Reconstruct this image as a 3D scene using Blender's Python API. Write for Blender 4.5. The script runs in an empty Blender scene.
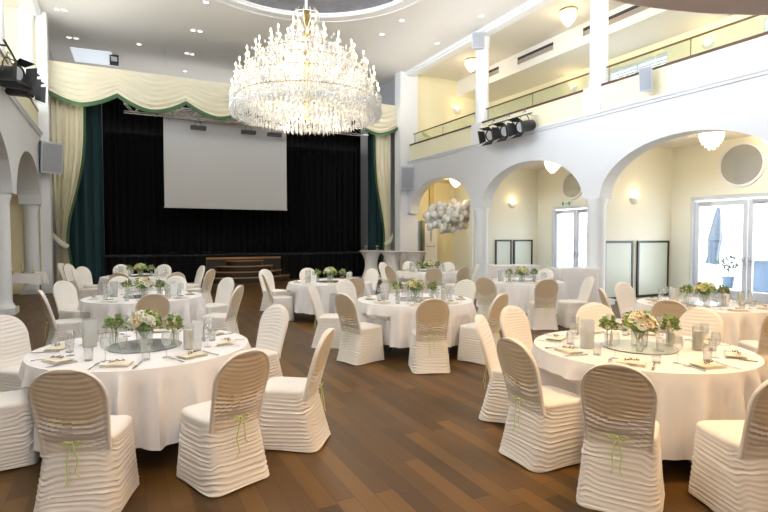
import bpy, bmesh, math, random
from math import sin, cos, pi, radians, sqrt, atan2, tan, floor as fl
from mathutils import Vector, Matrix, noise
random.seed(7)
SC = bpy.context.scene
COL = SC.collection
# ------------------------------------------------------------------ camera
H = 1.70; F = 519.5; YAW = radians(27.1); PITCH = math.atan(19/519.5)
cd = bpy.data.cameras.new('camera'); cam = bpy.data.objects.new('camera', cd); COL.objects.link(cam)
cam.location = (0, 0, H); cam.rotation_euler = (pi/2 - PITCH, 0, -YAW)
cd.sensor_width = 36; cd.lens = F/768*36; cd.clip_start = .05; cd.clip_end = 300
SC.camera = cam
# ------------------------------------------------------------------ world
W = bpy.data.worlds.new('world'); SC.world = W; W.use_nodes = True
bg = W.node_tree.nodes['Background']; bg.inputs[0].default_value = (.86, .93, 1, 1); bg.inputs[1].default_value = 6.0
def lamp(name, kind, loc, energy, color, rot=(0,0,0), **kw):
    d = bpy.data.lights.new(name, kind); d.energy = energy; d.color = color
    for k, v in kw.items(): setattr(d, k, v)
    o = bpy.data.objects.new(name, d); COL.objects.link(o); o.location = loc; o.rotation_euler = rot
    return o
XL_, XR_ = -2.02, 10.6
# added fill lamp behind the camera, aimed up to brighten the ceiling
lamp('rear_ceiling_fill', 'AREA', (3.0, -5.7, 5.9), 1750, (.93,.95,1), (radians(130),0,0), shape='RECTANGLE', size=8, size_y=4.4)
for cx_, cr_ in ((XL_+1.0, 8), (XR_-1.0, -8)): lamp('side_ceiling_fill', 'AREA', (cx_, 10, 5.5), 72, (1,.96,.90), (radians(180),radians(cr_),0), shape='RECTANGLE', size=.3, size_y=18, spread=radians(130))  # added unseen strips along both sides, only brightening the ceiling
lamp('left_clerestory_light', 'AREA', (-5.6, 3.5, 6.6), 720, (.77,.86,1), (radians(90),0,radians(-90)), shape='RECTANGLE', size=15, size_y=1.8, spread=radians(115))
lamp('stage_ceiling_fill', 'AREA', (4.3, 23.6, 5.6), 110, (1,.96,.9), (radians(180),0,0), shape='RECTANGLE', size=11, size_y=4)  # added fill hidden behind the valance, brightening the ceiling over the stage
def portal(loc, sx, sy, rot):
    o = lamp('window_portal', 'AREA', loc, 1, (1,1,1), rot, shape='RECTANGLE', size=sx, size_y=sy)
    o.data.cycles.is_portal = True
# ------------------------------------------------------------------ exposure
SC.view_settings.view_transform = 'Standard'; SC.view_settings.look = 'None'
SC.view_settings.exposure = 0.72; SC.view_settings.gamma = 1; SC.view_settings.use_curve_mapping = False
SC.cycles.max_bounces = 8; SC.cycles.transparent_max_bounces = 24; SC.cycles.sample_clamp_indirect = 6
SC.cycles.caustics_reflective = False; SC.cycles.caustics_refractive = False

# ------------------------------------------------------------------ helpers
RX, RF = Vector((cos(YAW), -sin(YAW), 0)), Vector((sin(YAW), cos(YAW), 0))
def at(px, D, z=0.0):                     # point at picture column px and distance D ahead
    v = RX*((px-384)/F*D) + RF*D
    return Vector((v.x, v.y, z))
def mat(name, col, rough=.6, metal=0, emit=None, es=0, bump=None, trans=0, sheen=0, vary=None, spec=.5, alpha=None):
    m = bpy.data.materials.new(name); m.use_nodes = True
    nt = m.node_tree; b = nt.nodes['Principled BSDF']
    b.inputs['Base Color'].default_value = (*col, 1); b.inputs['Roughness'].default_value = rough
    b.inputs['Metallic'].default_value = metal; b.inputs['Transmission Weight'].default_value = trans
    b.inputs['Specular IOR Level'].default_value = spec
    if sheen: b.inputs['Sheen Weight'].default_value = sheen
    if emit: b.inputs['Emission Color'].default_value = (*emit, 1); b.inputs['Emission Strength'].default_value = es
    tc = nt.nodes.new('ShaderNodeTexCoord')
    if vary:
        n = nt.nodes.new('ShaderNodeTexNoise'); n.inputs['Scale'].default_value = vary[0]; n.inputs['Detail'].default_value = 3
        nt.links.new(tc.outputs['Object'], n.inputs['Vector'])
        r = nt.nodes.new('ShaderNodeValToRGB'); r.color_ramp.elements[0].position = .35; r.color_ramp.elements[1].position = .68
        r.color_ramp.elements[0].color = (*vary[1], 1); r.color_ramp.elements[1].color = (*col, 1)
        nt.links.new(n.outputs['Fac'], r.inputs[0]); nt.links.new(r.outputs[0], b.inputs['Base Color'])
    if bump:
        n = nt.nodes.new('ShaderNodeTexNoise'); n.inputs['Scale'].default_value = bump[0]
        nt.links.new(tc.outputs['Object'], n.inputs['Vector'])
        bp = nt.nodes.new('ShaderNodeBump'); bp.inputs['Strength'].default_value = bump[1]; bp.inputs['Distance'].default_value = .01
        nt.links.new(n.outputs['Fac'], bp.inputs['Height']); nt.links.new(bp.outputs[0], b.inputs['Normal'])
    return m
def glassmat(name, tint=(1,1,1), refl=.12, rough=.02, body=0.0, bodycol=(1,1,1)):
    m = bpy.data.materials.new(name); m.use_nodes = True; nt = m.node_tree
    nt.nodes.remove(nt.nodes['Principled BSDF']); out = nt.nodes['Material Output']
    t = nt.nodes.new('ShaderNodeBsdfTransparent'); t.inputs[0].default_value = (*tint, 1)
    g = nt.nodes.new('ShaderNodeBsdfGlossy'); g.inputs['Roughness'].default_value = rough
    lw = nt.nodes.new('ShaderNodeLayerWeight'); lw.inputs[0].default_value = .25
    mul = nt.nodes.new('ShaderNodeMath'); mul.operation = 'MULTIPLY_ADD'; mul.inputs[1].default_value = .6; mul.inputs[2].default_value = refl
    nt.links.new(lw.outputs['Facing'], mul.inputs[0])
    mx = nt.nodes.new('ShaderNodeMixShader'); nt.links.new(mul.outputs[0], mx.inputs[0])
    nt.links.new(t.outputs[0], mx.inputs[1]); nt.links.new(g.outputs[0], mx.inputs[2]); s = mx
    if body:
        d = nt.nodes.new('ShaderNodeBsdfDiffuse'); d.inputs[0].default_value = (*bodycol, 1)
        m2 = nt.nodes.new('ShaderNodeMixShader'); m2.inputs[0].default_value = body
        if body > .2:
            tl = nt.nodes.new('ShaderNodeBsdfTranslucent'); tl.inputs[0].default_value = (*bodycol, 1)
            m3 = nt.nodes.new('ShaderNodeMixShader'); m3.inputs[0].default_value = .6
            nt.links.new(d.outputs[0], m3.inputs[1]); nt.links.new(tl.outputs[0], m3.inputs[2]); d = m3
        nt.links.new(s.outputs[0], m2.inputs[1]); nt.links.new(d.outputs[0], m2.inputs[2]); s = m2
    nt.links.new(s.outputs[0], out.inputs[0])
    return m
class MB:
    """collects shapes into ONE mesh"""
    def __init__(s): s.v = []; s.f = []; s.mi = []; s.cm = 0
    def add(s, vs, fs):
        n = len(s.v); s.v += [tuple(v) for v in vs]
        for f in fs: s.f.append(tuple(i+n for i in f)); s.mi.append(s.cm)
        return s
    def box(s, x0, x1, y0, y1, z0, z1):
        return s.add([(x0,y0,z0),(x1,y0,z0),(x1,y1,z0),(x0,y1,z0),(x0,y0,z1),(x1,y0,z1),(x1,y1,z1),(x0,y1,z1)],
                     [(0,3,2,1),(4,5,6,7),(0,1,5,4),(1,2,6,5),(2,3,7,6),(3,0,4,7)])
    def obox(s, c, sz, rot):              # oriented box
        M = rot.to_matrix() if hasattr(rot, 'to_matrix') else rot
        a, b, d = sz[0]/2, sz[1]/2, sz[2]/2
        vs = [Vector(c) + M @ Vector(p) for p in ((-a,-b,-d),(a,-b,-d),(a,b,-d),(-a,b,-d),(-a,-b,d),(a,-b,d),(a,b,d),(-a,b,d))]
        return s.add(vs, [(0,3,2,1),(4,5,6,7),(0,1,5,4),(1,2,6,5),(2,3,7,6),(3,0,4,7)])
    def lathe(s, prof, seg=24, c=(0,0,0), wob=None, capb=True, capt=True):
        vs = []; fs = []
        for j, (r, z) in enumerate(prof):
            for i in range(seg):
                a = 2*pi*i/seg; rr = r if wob is None else wob(r, z, a)
                vs.append((c[0]+rr*cos(a), c[1]+rr*sin(a), c[2]+z))
        for j in range(len(prof)-1):
            for i in range(seg):
                k = (i+1) % seg; fs.append((j*seg+i, j*seg+k, (j+1)*seg+k, (j+1)*seg+i))
        if capb and prof[0][0] > 1e-4: fs.append(tuple(reversed(range(seg))))
        if capt and prof[-1][0] > 1e-4: fs.append(tuple((len(prof)-1)*seg+i for i in range(seg)))
        return s.add(vs, fs)
    def tube(s, pts, r, seg=8, flat=1.0):
        pts = [Vector(p) for p in pts]; n = len(pts); vs = []; fs = []
        for i, p in enumerate(pts):
            t = (pts[min(i+1,n-1)] - pts[max(i-1,0)]).normalized()
            up = Vector((0,0,1)) if abs(t.z) < .9 else Vector((1,0,0))
            a = t.cross(up).normalized(); b = a.cross(t).normalized()
            rr = r[i] if isinstance(r, (list, tuple)) else r
            for k in range(seg):
                w = 2*pi*k/seg; vs.append(p + a*(rr*cos(w)*flat) + b*(rr*sin(w)))
        for i in range(n-1):
            for k in range(seg):
                q = (k+1) % seg; fs.append((i*seg+k, i*seg+q, (i+1)*seg+q, (i+1)*seg+k))
        fs.append(tuple(reversed(range(seg)))); fs.append(tuple((n-1)*seg+k for k in range(seg)))
        return s.add(vs, fs)
    def torus(s, c, R, r, seg=64, rs=8, sz=1.0):
        vs = []; fs = []
        for i in range(seg):
            a = 2*pi*i/seg
            for k in range(rs):
                w = 2*pi*k/rs; q = R + r*cos(w); vs.append((c[0]+q*cos(a), c[1]+q*sin(a), c[2]+r*sin(w)*sz))
        for i in range(seg):
            for k in range(rs):
                i2 = (i+1) % seg; k2 = (k+1) % rs; fs.append((i*rs+k, i2*rs+k, i2*rs+k2, i*rs+k2))
        return s.add(vs, fs)
    def octa(s, c, r, h, rot=0):          # cut crystal drop
        vs = [(c[0], c[1], c[2]+h*.4)] + [(c[0]+r*cos(rot+k*pi/2), c[1]+r*sin(rot+k*pi/2), c[2]) for k in range(4)] + [(c[0], c[1], c[2]-h*.6)]
        return s.add(vs, [(0,1,2),(0,2,3),(0,3,4),(0,4,1),(5,2,1),(5,3,2),(5,4,3),(5,1,4)])
    def ball(s, c, r, seg=12, rings=8, sq=1.0):
        prof = [(r*sin(pi*j/rings), -r*sq*cos(pi*j/rings)) for j in range(rings+1)]
        prof[0] = (1e-5, prof[0][1]); prof[-1] = (1e-5, prof[-1][1])
        return s.lathe(prof, seg, c, capb=False, capt=False)
    def grid(s, fn, nu, nv, closed=False):
        vs = [fn(i/nu, j/nv) for j in range(nv+1) for i in range(nu if closed else nu+1)]
        w = nu if closed else nu+1; fs = []
        for j in range(nv):
            for i in range(nu):
                i2 = (i+1) % w; fs.append((j*w+i, j*w+i2, (j+1)*w+i2, (j+1)*w+i))
        return s.add(vs, fs)
    def mesh(s, name, mats, smooth=True):
        me = bpy.data.meshes.new(name); me.from_pydata(s.v, [], s.f)
        for m in (mats if isinstance(mats, (list, tuple)) else [mats]): me.materials.append(m)
        for p, i in zip(me.polygons, s.mi): p.material_index = i
        if smooth:
            me.polygons.foreach_set('use_smooth', [True]*len(me.polygons))
            try: me.set_sharp_from_angle(angle=radians(40))
            except Exception: pass
        me.update(); return me
    def build(s, name, mats, parent=None, loc=(0,0,0), rz=0, smooth=True):
        return link(name, s.mesh(name, mats, smooth), parent, loc, rz)
def link(name, me, parent=None, loc=(0,0,0), rz=0):
    o = bpy.data.objects.new(name, me); COL.objects.link(o); o.location = loc
    o.rotation_euler = rz if isinstance(rz, tuple) else (0,0,rz)
    if parent: o.parent = parent
    return o
def tag(o, label, cat, group=None, kind=None):
    o['label'] = label; o['category'] = cat
    if group: o['group'] = group
    if kind: o['kind'] = kind
    return o
def empty(name, loc=(0,0,0), rz=0, label=None, cat=None, group=None):
    o = bpy.data.objects.new(name, None); COL.objects.link(o); o.location = loc
    o.rotation_euler = rz if isinstance(rz, tuple) else (0,0,rz)
    o.empty_display_size = .1
    if label: tag(o, label, cat, group)
    return o
KIDS = {}
def copy_tree(o, loc=None, rz=None, label=None, group=None, parent=None):
    c = o.copy(); COL.objects.link(c); c.parent = parent
    for ch in list(o.children): copy_tree(ch, parent=c)
    if loc is not None: c.location = loc
    if rz is not None: c.rotation_euler = rz if isinstance(rz, tuple) else (0,0,rz)
    if label: c['label'] = label
    if group: c['group'] = group
    return c
def struct(o):
    o['kind'] = 'structure'; return o
def nz(x, y=0, z=0): return noise.noise(Vector((x, y, z)))

# ------------------------------------------------------------------ materials
M = {}
M['white'] = mat('white_plaster', (.77,.785,.82), .7, bump=(30,.05))
M['column'] = mat('white_paint', (.84,.85,.87), .45)
M['cream'] = mat('cream_plaster', (.88,.83,.60), .7, bump=(30,.05))
M['yellow'] = mat('yellow_plaster', (.88,.81,.54), .7, bump=(30,.05))
M['pale'] = mat('pale_annex_plaster', (.86,.86,.76), .7)
M['ceil'] = mat('ceiling_paint', (.78,.765,.74), .8)
M['gceil'] = mat('gallery_ceiling_paint', (.80,.77,.70), .8)
M['wood'] = mat('dark_wood', (.10,.045,.035), .35)
M['brass'] = mat('brass', (.75,.55,.22), .25, 1)
M['darkbrass'] = mat('dark_brass', (.30,.2,.1), .35, 1)
M['chrome'] = mat('steel', (.75,.76,.78), .18, 1)
M['black'] = mat('black_fabric', (.006,.006,.007), .9, spec=.15)
M['blackm'] = mat('black_metal', (.015,.015,.018), .4)
M['greym'] = mat('grey_housing', (.50,.52,.55), .5)
M['grille'] = mat('speaker_grille', (.34,.36,.40), .7, bump=(400,.5))
M['teal'] = mat('teal_velvet', (.002,.034,.040), .85, sheen=.15)
M['creamcloth'] = mat('cream_curtain', (.90,.84,.64), .75)
M['swag'] = mat('cream_swag', (.68,.635,.49), .75)
M['greentrim'] = mat('green_fringe', (.055,.115,.05), .85)
M['screen'] = mat('projection_screen', (.56,.55,.56), .8)
M['cover'] = mat('white_spandex', (.85,.80,.74), .62, bump=(220,.08))
M['tan'] = mat('stretched_cover_back', (.66,.53,.42), .6, bump=(220,.08))
M['cloth'] = mat('white_tablecloth', (.86,.83,.82), .75, bump=(350,.08))
M['ribbon'] = mat('lime_ribbon', (.66,.75,.32), .4)
M['stepwood'] = mat('oak_step_edge', (.42,.22,.08), .4)
M['stepdark'] = mat('dark_step', (.02,.018,.016), .3)
M['glass'] = glassmat('clear_glass', (.985,.995,.995), .07, .03, .07)
M['pane'] = glassmat('window_glass', (.97,.985,1), .05)
M['rail_glass'] = glassmat('green_glass', (.93,.965,.91), .06, .03)
M['frost'] = glassmat('frosted_glass', (.98,.99,.99), .06, .25, .42, (.95,.96,.96))
M['mirror'] = mat('mirror', (.86,.88,.86), .03, 1)
M['napkin'] = mat('cream_napkin', (.83,.76,.63), .8)
M['candle'] = mat('ivory_wax', (.86,.80,.62), .5)
M['card'] = mat('white_card', (.86,.86,.85), .7)
M['cardc'] = mat('cream_card', (.82,.78,.60), .7)
M['rose'] = mat('cream_rose', (.86,.78,.42), .6)
M['roseg'] = mat('green_rose', (.50,.62,.20), .6)
M['rosep'] = mat('peach_rose', (.84,.66,.42), .6)
M['rosew'] = mat('white_rose', (.86,.85,.74), .6)
M['leaf'] = mat('leaf_green', (.20,.32,.09), .55, vary=(25,(.34,.44,.17)))
M['berry'] = mat('dark_berry', (.16,.05,.05), .4)
M['dry'] = mat('dried_leaf', (.30,.20,.10), .7)
M['balloon'] = mat('pearl_balloon', (.93,.92,.90), .22)
M['crystal'] = mat('crystal', (.80,.80,.80), .08, trans=.35, spec=.8)
M['crystal2'] = mat('crystal_pendant', (.94,.95,.97), .06, trans=.45, spec=.8)
M['bulb'] = mat('lit_bulb', (1,.9,.7), .3, emit=(1,.83,.55), es=9)
M['lampglass'] = mat('lit_cut_glass', (1,.95,.85), .3, emit=(1,.84,.62), es=1.3)
M['downlight'] = mat('lit_downlight', (1,.95,.85), .3, emit=(1,.9,.72), es=1.6)
M['sconce'] = mat('white_ceramic', (.85,.83,.78), .5)
M['perf'] = None
M['doorframe'] = mat('white_door_frame', (.74,.79,.88), .4)
M['mirrorframe'] = mat('black_frame', (.02,.018,.014), .35)
M['panel'] = mat('pale_green_panel', (.62,.66,.56), .3)
M['blueglass'] = mat('blue_glass', (.42,.62,.85), .2)
M['sage'] = mat('sage_paint', (.42,.46,.36), .6)
M['ochre'] = mat('ochre_plaster', (.62,.50,.20), .7)
M['ledge'] = mat('vent_dark', (.05,.035,.035), .7)
M['paving'] = mat('outdoor_paving', (.80,.80,.78), .8)
M['parasol'] = mat('grey_canvas', (.07,.09,.13), .8)
M['bluepot'] = mat('blue_grey_planter', (.06,.10,.17), .6)
# oak plank floor
def floor_mat():
    m = bpy.data.materials.new('oak_planks'); m.use_nodes = True; nt = m.node_tree; N = nt.nodes; L = nt.links
    b = N['Principled BSDF']; tc = N.new('ShaderNodeTexCoord'); sp = N.new('ShaderNodeSeparateXYZ'); L.new(tc.outputs['Object'], sp.inputs[0])
    def mth(op, a, bb=None, c=None):
        n = N.new('ShaderNodeMath'); n.operation = op
        for i, x in enumerate((a, bb, c)):
            if x is None: continue
            if isinstance(x, (int, float)): n.inputs[i].default_value = x
            else: L.new(x, n.inputs[i])
        return n.outputs[0]
    xs = mth('DIVIDE', sp.outputs[0], .135); row = mth('FLOOR', xs)
    wn = N.new('ShaderNodeTexWhiteNoise'); wn.noise_dimensions = '1D'; L.new(row, wn.inputs['W'])
    ys = mth('ADD', mth('DIVIDE', sp.outputs[1], 1.35), mth('MULTIPLY', wn.outputs['Value'], 7.3)); colm = mth('FLOOR', ys)
    cb = N.new('ShaderNodeCombineXYZ'); L.new(row, cb.inputs[0]); L.new(colm, cb.inputs[1])
    w2 = N.new('ShaderNodeTexWhiteNoise'); w2.noise_dimensions = '2D'; L.new(cb.outputs[0], w2.inputs['Vector'])
    mp = N.new('ShaderNodeMapping'); mp.inputs['Scale'].default_value = (38, 2.2, 1); L.new(tc.outputs['Object'], mp.inputs[0])
    of = N.new('ShaderNodeVectorMath'); L.new(mp.outputs[0], of.inputs[0]); L.new(w2.outputs['Color'], of.inputs[1])
    ns = N.new('ShaderNodeTexNoise'); ns.inputs['Scale'].default_value = 1; ns.inputs['Detail'].default_value = 5; ns.inputs['Distortion'].default_value = .6; L.new(of.outputs[0], ns.inputs['Vector'])
    v = mth('ADD', mth('MULTIPLY', w2.outputs['Value'], .72), mth('MULTIPLY', ns.outputs['Fac'], .38))
    r = N.new('ShaderNodeValToRGB'); L.new(v, r.inputs[0]); e = r.color_ramp.elements
    e[0].position = .12; e[0].color = (.052,.026,.008,1); e[1].position = 1.0; e[1].color = (.185,.092,.021,1)
    q = e.new(.5); q.color = (.100,.048,.011,1); q = e.new(.72); q.color = (.128,.062,.014,1)
    fx = mth('FRACT', xs); fy = mth('FRACT', ys)
    gap = mth('MULTIPLY', mth('GREATER_THAN', fx, .025), mth('GREATER_THAN', fy, .004))
    mx = N.new('ShaderNodeMix'); mx.data_type = 'RGBA'; L.new(gap, mx.inputs[0]); mx.inputs[6].default_value = (.04,.02,.01,1); L.new(r.outputs[0], mx.inputs[7])
    L.new(mx.outputs[2], b.inputs['Base Color']); b.inputs['Roughness'].default_value = .33
    b.inputs['Specular IOR Level'].default_value = .32; rr = mth('MULTIPLY_ADD', ns.outputs['Fac'], .22, .27); L.new(rr, b.inputs['Roughness'])
    bp = N.new('ShaderNodeBump'); bp.inputs['Strength'].default_value = .12; bp.inputs['Distance'].default_value = .01; L.new(ns.outputs['Fac'], bp.inputs['Height']); L.new(bp.outputs[0], b.inputs['Normal'])
    return m
M['floor'] = floor_mat()
def perf_mat():
    m = mat('perforated_board', (.62,.56,.55), .8); nt = m.node_tree; N = nt.nodes; L = nt.links
    tc = N.new('ShaderNodeTexCoord'); vo = N.new('ShaderNodeTexVoronoi'); vo.inputs['Scale'].default_value = 14; vo.inputs['Randomness'].default_value = .6
    L.new(tc.outputs['Object'], vo.inputs['Vector']); r = N.new('ShaderNodeValToRGB'); r.color_ramp.elements[0].position = .2; r.color_ramp.elements[1].position = .24
    r.color_ramp.elements[0].color = (.2,.16,.15,1); r.color_ramp.elements[1].color = (.62,.56,.55,1)
    L.new(vo.outputs['Distance'], r.inputs[0]); L.new(r.outputs[0], N['Principled BSDF'].inputs['Base Color']); return m
M['perf'] = perf_mat()

# ================================================================== THE SETTING
XL, XR, ZC = -2.02, 10.6, 8.4            # inner faces of the two arcades, hall ceiling
TH = .42
struct(MB().box(-6, 15.2, -6, 27, -.2, 0).build('floor', M['floor'], smooth=False))
# hall ceiling with round recess
RC = (4.22, 12.3); RR = 3.15
def ceiling():
    b = MB(); seg = 96
    # ring between circle and rectangle boundary
    x0, x1, y0, y1 = XL-.1, XR+.1, -6, 27
    vs = []; n = seg
    for i in range(n):
        a = 2*pi*i/n; c, s = cos(a), sin(a); vs.append((RC[0]+RR*c, RC[1]+RR*s, ZC))
    for i in range(n):
        a = 2*pi*i/n; c, s = cos(a), sin(a)
        t = min(((x1 if c > 0 else x0)-RC[0])/c if abs(c) > 1e-6 else 1e9, ((y1 if s > 0 else y0)-RC[1])/s if abs(s) > 1e-6 else 1e9)
        vs.append((RC[0]+t*c, RC[1]+t*s, ZC))
    # snap nearest outer points to the corners
    for cx in (x0, x1):
        for cy in (y0, y1):
            k = min(range(n, 2*n), key=lambda k: (vs[k][0]-cx)**2+(vs[k][1]-cy)**2); vs[k] = (cx, cy, ZC)
    fs = [(i, n+i, n+(i+1) % n, (i+1) % n) for i in range(n)]
    b.add(vs, fs)
    b.lathe([(RR, ZC), (RR, ZC+.09)], seg, (RC[0], RC[1], 0), capb=False, capt=False)
    return b.build('ceiling', M['ceil'], smooth=False)
struct(ceiling())
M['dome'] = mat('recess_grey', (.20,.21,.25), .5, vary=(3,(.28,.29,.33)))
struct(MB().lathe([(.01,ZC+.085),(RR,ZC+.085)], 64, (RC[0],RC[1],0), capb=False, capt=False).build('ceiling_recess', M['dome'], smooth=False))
tr = MB(); tr.torus((*RC, ZC-.01), RR+.03, .07, 96, 8, .6); tr.torus((*RC, ZC-.01), RR+.38, .045, 96, 8, .6); tr.lathe([(RR+.08,ZC-.02),(RR+.35,ZC-.02)], 96, (*RC,0), capb=False, capt=False)
struct(tr.build('trim_ceiling_ring', M['column']))
struct(MB().box(-6, 15.2, -6.2, -6, 0, 9).build('wall_rear', M['white'], smooth=False))
M['stagegrey'] = mat('stage_house_grey', (.42,.43,.45), .8)
struct(MB().box(-6, 15.2, 27, 27.2, 0, 9).build('wall_stage_back', M['stagegrey'], smooth=False))
ARCH0, ARCH1, ZCOR, ZPAR, GF = 2.66, 3.90, 4.69, 5.42, 4.95
def arcade(side, x0, x1, ys):
    """wall with elliptic arches between the columns ys, faces x0..x1"""
    hp = .27; b = MB()
    for k in range(len(ys)-1):
        a0, a1 = ys[k]+hp, ys[k+1]-hp; n = 28
        yy = [a0 + (a1-a0)*(.5-.5*cos(pi*i/n)) for i in range(n+1)]
        zz = [ARCH0 + (ARCH1-ARCH0)*sqrt(max(0, 1-((y-(a0+a1)/2)/((a1-a0)/2))**2)) for y in yy]
        for i in range(n):
            ya, yb, za, zb = yy[i], yy[i+1], zz[i], zz[i+1]
            for x, rev in ((x0, 0), (x1, 1)):
                b.add([(x,ya,za),(x,yb,zb),(x,yb,ZCOR),(x,ya,ZCOR)], [(3,2,1,0) if (rev == 0) else (0,1,2,3)])
            b.add([(x0,ya,za),(x0,yb,zb),(x1,yb,zb),(x1,ya,za)], [(0,1,2,3)])
        b.box(x0, x1, ys[k]-hp, ys[k]+hp, ARCH0, ZCOR)
    b.box(x0, x1, ys[-1]-hp, ys[-1]+hp, ARCH0, ZCOR)
    struct(b.build('wall_'+side, M['white']))
YS = [-4.8, -.1, 4.6, 9.3, 14.0, 18.7]
arcade('right', XR, XR+TH, YS); arcade('left', XL-.55, XL, YS)
def cornice(side, xf, sg):
    b = MB(); pr = [(0,0),(.05,0),(.05,.04),(.09,.07),(.09,.11),(0,.14)]
    n = len(pr); vs = [(xf-sg*p[0], y, ZCOR-.02+p[1]) for y in (-6, 18.45) for p in pr]
    b.add(vs, [(i,(i+1) % n, n+(i+1) % n, n+i) for i in range(n)])
    struct(b.build('trim_cornice_'+side, M['column'], smooth=False))
cornice('right', XR, 1); cornice('left', XL, -1)
for side, xa, xb in (('right', XR+.03, XR+.25), ('left', XL-.25, XL-.03)):
    struct(MB().box(xa, xb, -6, 18.45, ZCOR, ZPAR-.02).build('wall_parapet_'+side, M['cream'], smooth=False))
# columns
def column(x, y, side):
    b = MB(); b.lathe([(.30,.0),(.30,.16),(.27,.2),(.24,.26),(.235,.32),(.225,ARCH0-.22),(.235,ARCH0-.2),(.235,ARCH0-.16),(.25,ARCH0-.12),(.27,ARCH0-.07),(.27,ARCH0)], 32)
    b.box(-.33,.33,-.33,.33,0,.14)
    # upper storey: pilaster through the parapet, then round shaft to the ceiling
    b.box(-.24,.24,-.26,.26,ZCOR+.1,ZPAR+.02)
    b.lathe([(.22,ZPAR+.02),(.21,ZC-.5),(.23,ZC-.45),(.24,ZC-.3),(.25,ZC-.25),(.25,ZC)], 28)
    c_ = struct(b.build('column_'+side, M['column'], loc=(x, y, 0)))
    if side == 'left': c_.scale = (.86,.86,1)
column(XL-.29, YS[-1], 'left')
for y in YS[:-1]:
    column(XR+TH/2, y, 'right'); column(XL-.29, y, 'left')
# proscenium piers
for side, xa, xb in (('right', 10.28, 11.1), ('left', -2.06, -1.80)):
    b = MB().box(xa, xb, 18.62, 19.1, 0, ZC); b.box(xa-.05, xb+.05, 18.57, 19.15, 0, .18)
    struct(b.build('pillar_proscenium_'+side, M['column'], smooth=False))
# parapet wood caps, glass balustrade, brass rails (one per bay)
BN = ['behind the camera', 'above the nearest arch', 'above the third arch from the stage', 'above the middle arch', 'above the arch next to the stage']
for side, xm, sg in (('right', XR+.14, 1), ('left', XL-.14, -1)):
    for k in range(1, 5):
        y0, y1 = YS[k]+.26, YS[k+1]-.26
        tp = empty('gallery_balustrade', (xm, (y0+y1)/2, ZPAR-.02), 0, f'glass balustrade with brass rail on the {side} gallery, {BN[k]}', 'balustrade', f'{side} gallery balustrades')
        h = (y1-y0)/2
        MB().box(-.14,.14,-h,h,0,.05).build('wood_cap', M['wood'], tp, smooth=False)
        MB().box(-.006+sg*.05,.006+sg*.05,-h+.05,h-.05,.05,.46).build('glass_panel', M['rail_glass'], tp, smooth=False)
        MB().tube([(sg*.05,-h,.48),(sg*.05,h,.48)], .022, 10).build('handrail', M['darkbrass'], tp)
        for q in (-h*.98, 0, h*.98):
            MB().tube([(sg*.09,q,.03),(sg*.09,q,.47)], .013, 8).build('post', M['darkbrass'], tp)
# galleries + annexes
XB = 15.0; XD = 14.0
struct(MB().box(XR+.25, XB, -6, 18.7, 4.2, GF).build('gallery_floor_right', M['gceil'], smooth=False))
struct(MB().box(-5.8, XL-.25, -6, 18.7, 4.2, GF).build('gallery_floor_left', M['gceil'], smooth=False))
# right gallery back wall with windows
WINS = [(10.35, 12.55), (5.2, 7.7), (.8, 3.2)]
def wall_with_holes(name, x0, x1, ya, yb, za, zb, holes, m):
    b = MB(); cur = ya
    for (h0, h1, z0, z1) in sorted(holes):
        b.box(x0, x1, cur, h0, za, zb)
        if z0 > za: b.box(x0, x1, h0, h1, za, z0)
        b.box(x0, x1, h0, h1, z1, zb); cur = h1
    b.box(x0, x1, cur, yb, za, zb)
    struct(b.build(name, m, smooth=False))
wall_with_holes('wall_gallery_right', XB, XB+.25, -6, 18.9, GF-.1, ZC, [(a, c, 5.75, 7.35) for a, c in WINS], M['yellow'])
for i, (a, c) in enumerate(WINS):
    w = struct(empty(f'window_{i+1}', (XB+.12, (a+c)/2, 5.75))); h = (c-a)/2
    fr = MB().box(-.05,.05,-h,h,0,.08).box(-.05,.05,-h,h,1.52,1.6).box(-.05,.05,-h,-h+.08,.08,1.52).box(-.05,.05,h-.08,h,.08,1.52).box(-.045,.045,-.04,.04,.08,1.52)
    fr.build('window_frame', M['doorframe'], w, smooth=False)
    MB().box(-.004,.004,-h+.08,h-.08,.08,1.52).build('pane', M['pane'], w, smooth=False)
    sl = MB()
    for q in range(5): sl.box(.10,.13,-h+.02,h-.02,1.08+q*.09,1.14+q*.09)
    sl.build('blind_slats', M['greym'], w, smooth=False)
    portal((XB+.3, (a+c)/2, 6.55), c-a, 1.6, (0, radians(90), 0))
struct(MB().box(XR, XB+.2, 18.7, 18.9, GF, ZC).build('wall_gallery_end_right', M['yellow'], smooth=False))
struct(MB().box(-5.8, XL, 18.7, 18.9, 0, ZC).build('wall_end_left', M['yellow'], smooth=False))
struct(MB().box(-6, -5.8, -6, 18.9, 0, 5.6).box(-6,-5.8,-6,18.9,7.6,ZC).box(-6,-5.8,16.2,18.9,5.6,7.6).build('wall_gallery_left', M['yellow'], smooth=False))
struct(MB().box(XR+.05, 13.1, -6, 18.9, ZC, ZC+.1).box(13.1, XB+.2, -6, 18.9, 7.73, ZC+.1).build('ceiling_gallery_right', M['gceil'], smooth=False))
struct(MB().box(-6, XL-.05, -6, 18.9, ZC, ZC+.1).build('ceiling_gallery_left', M['gceil'], smooth=False))
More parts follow.
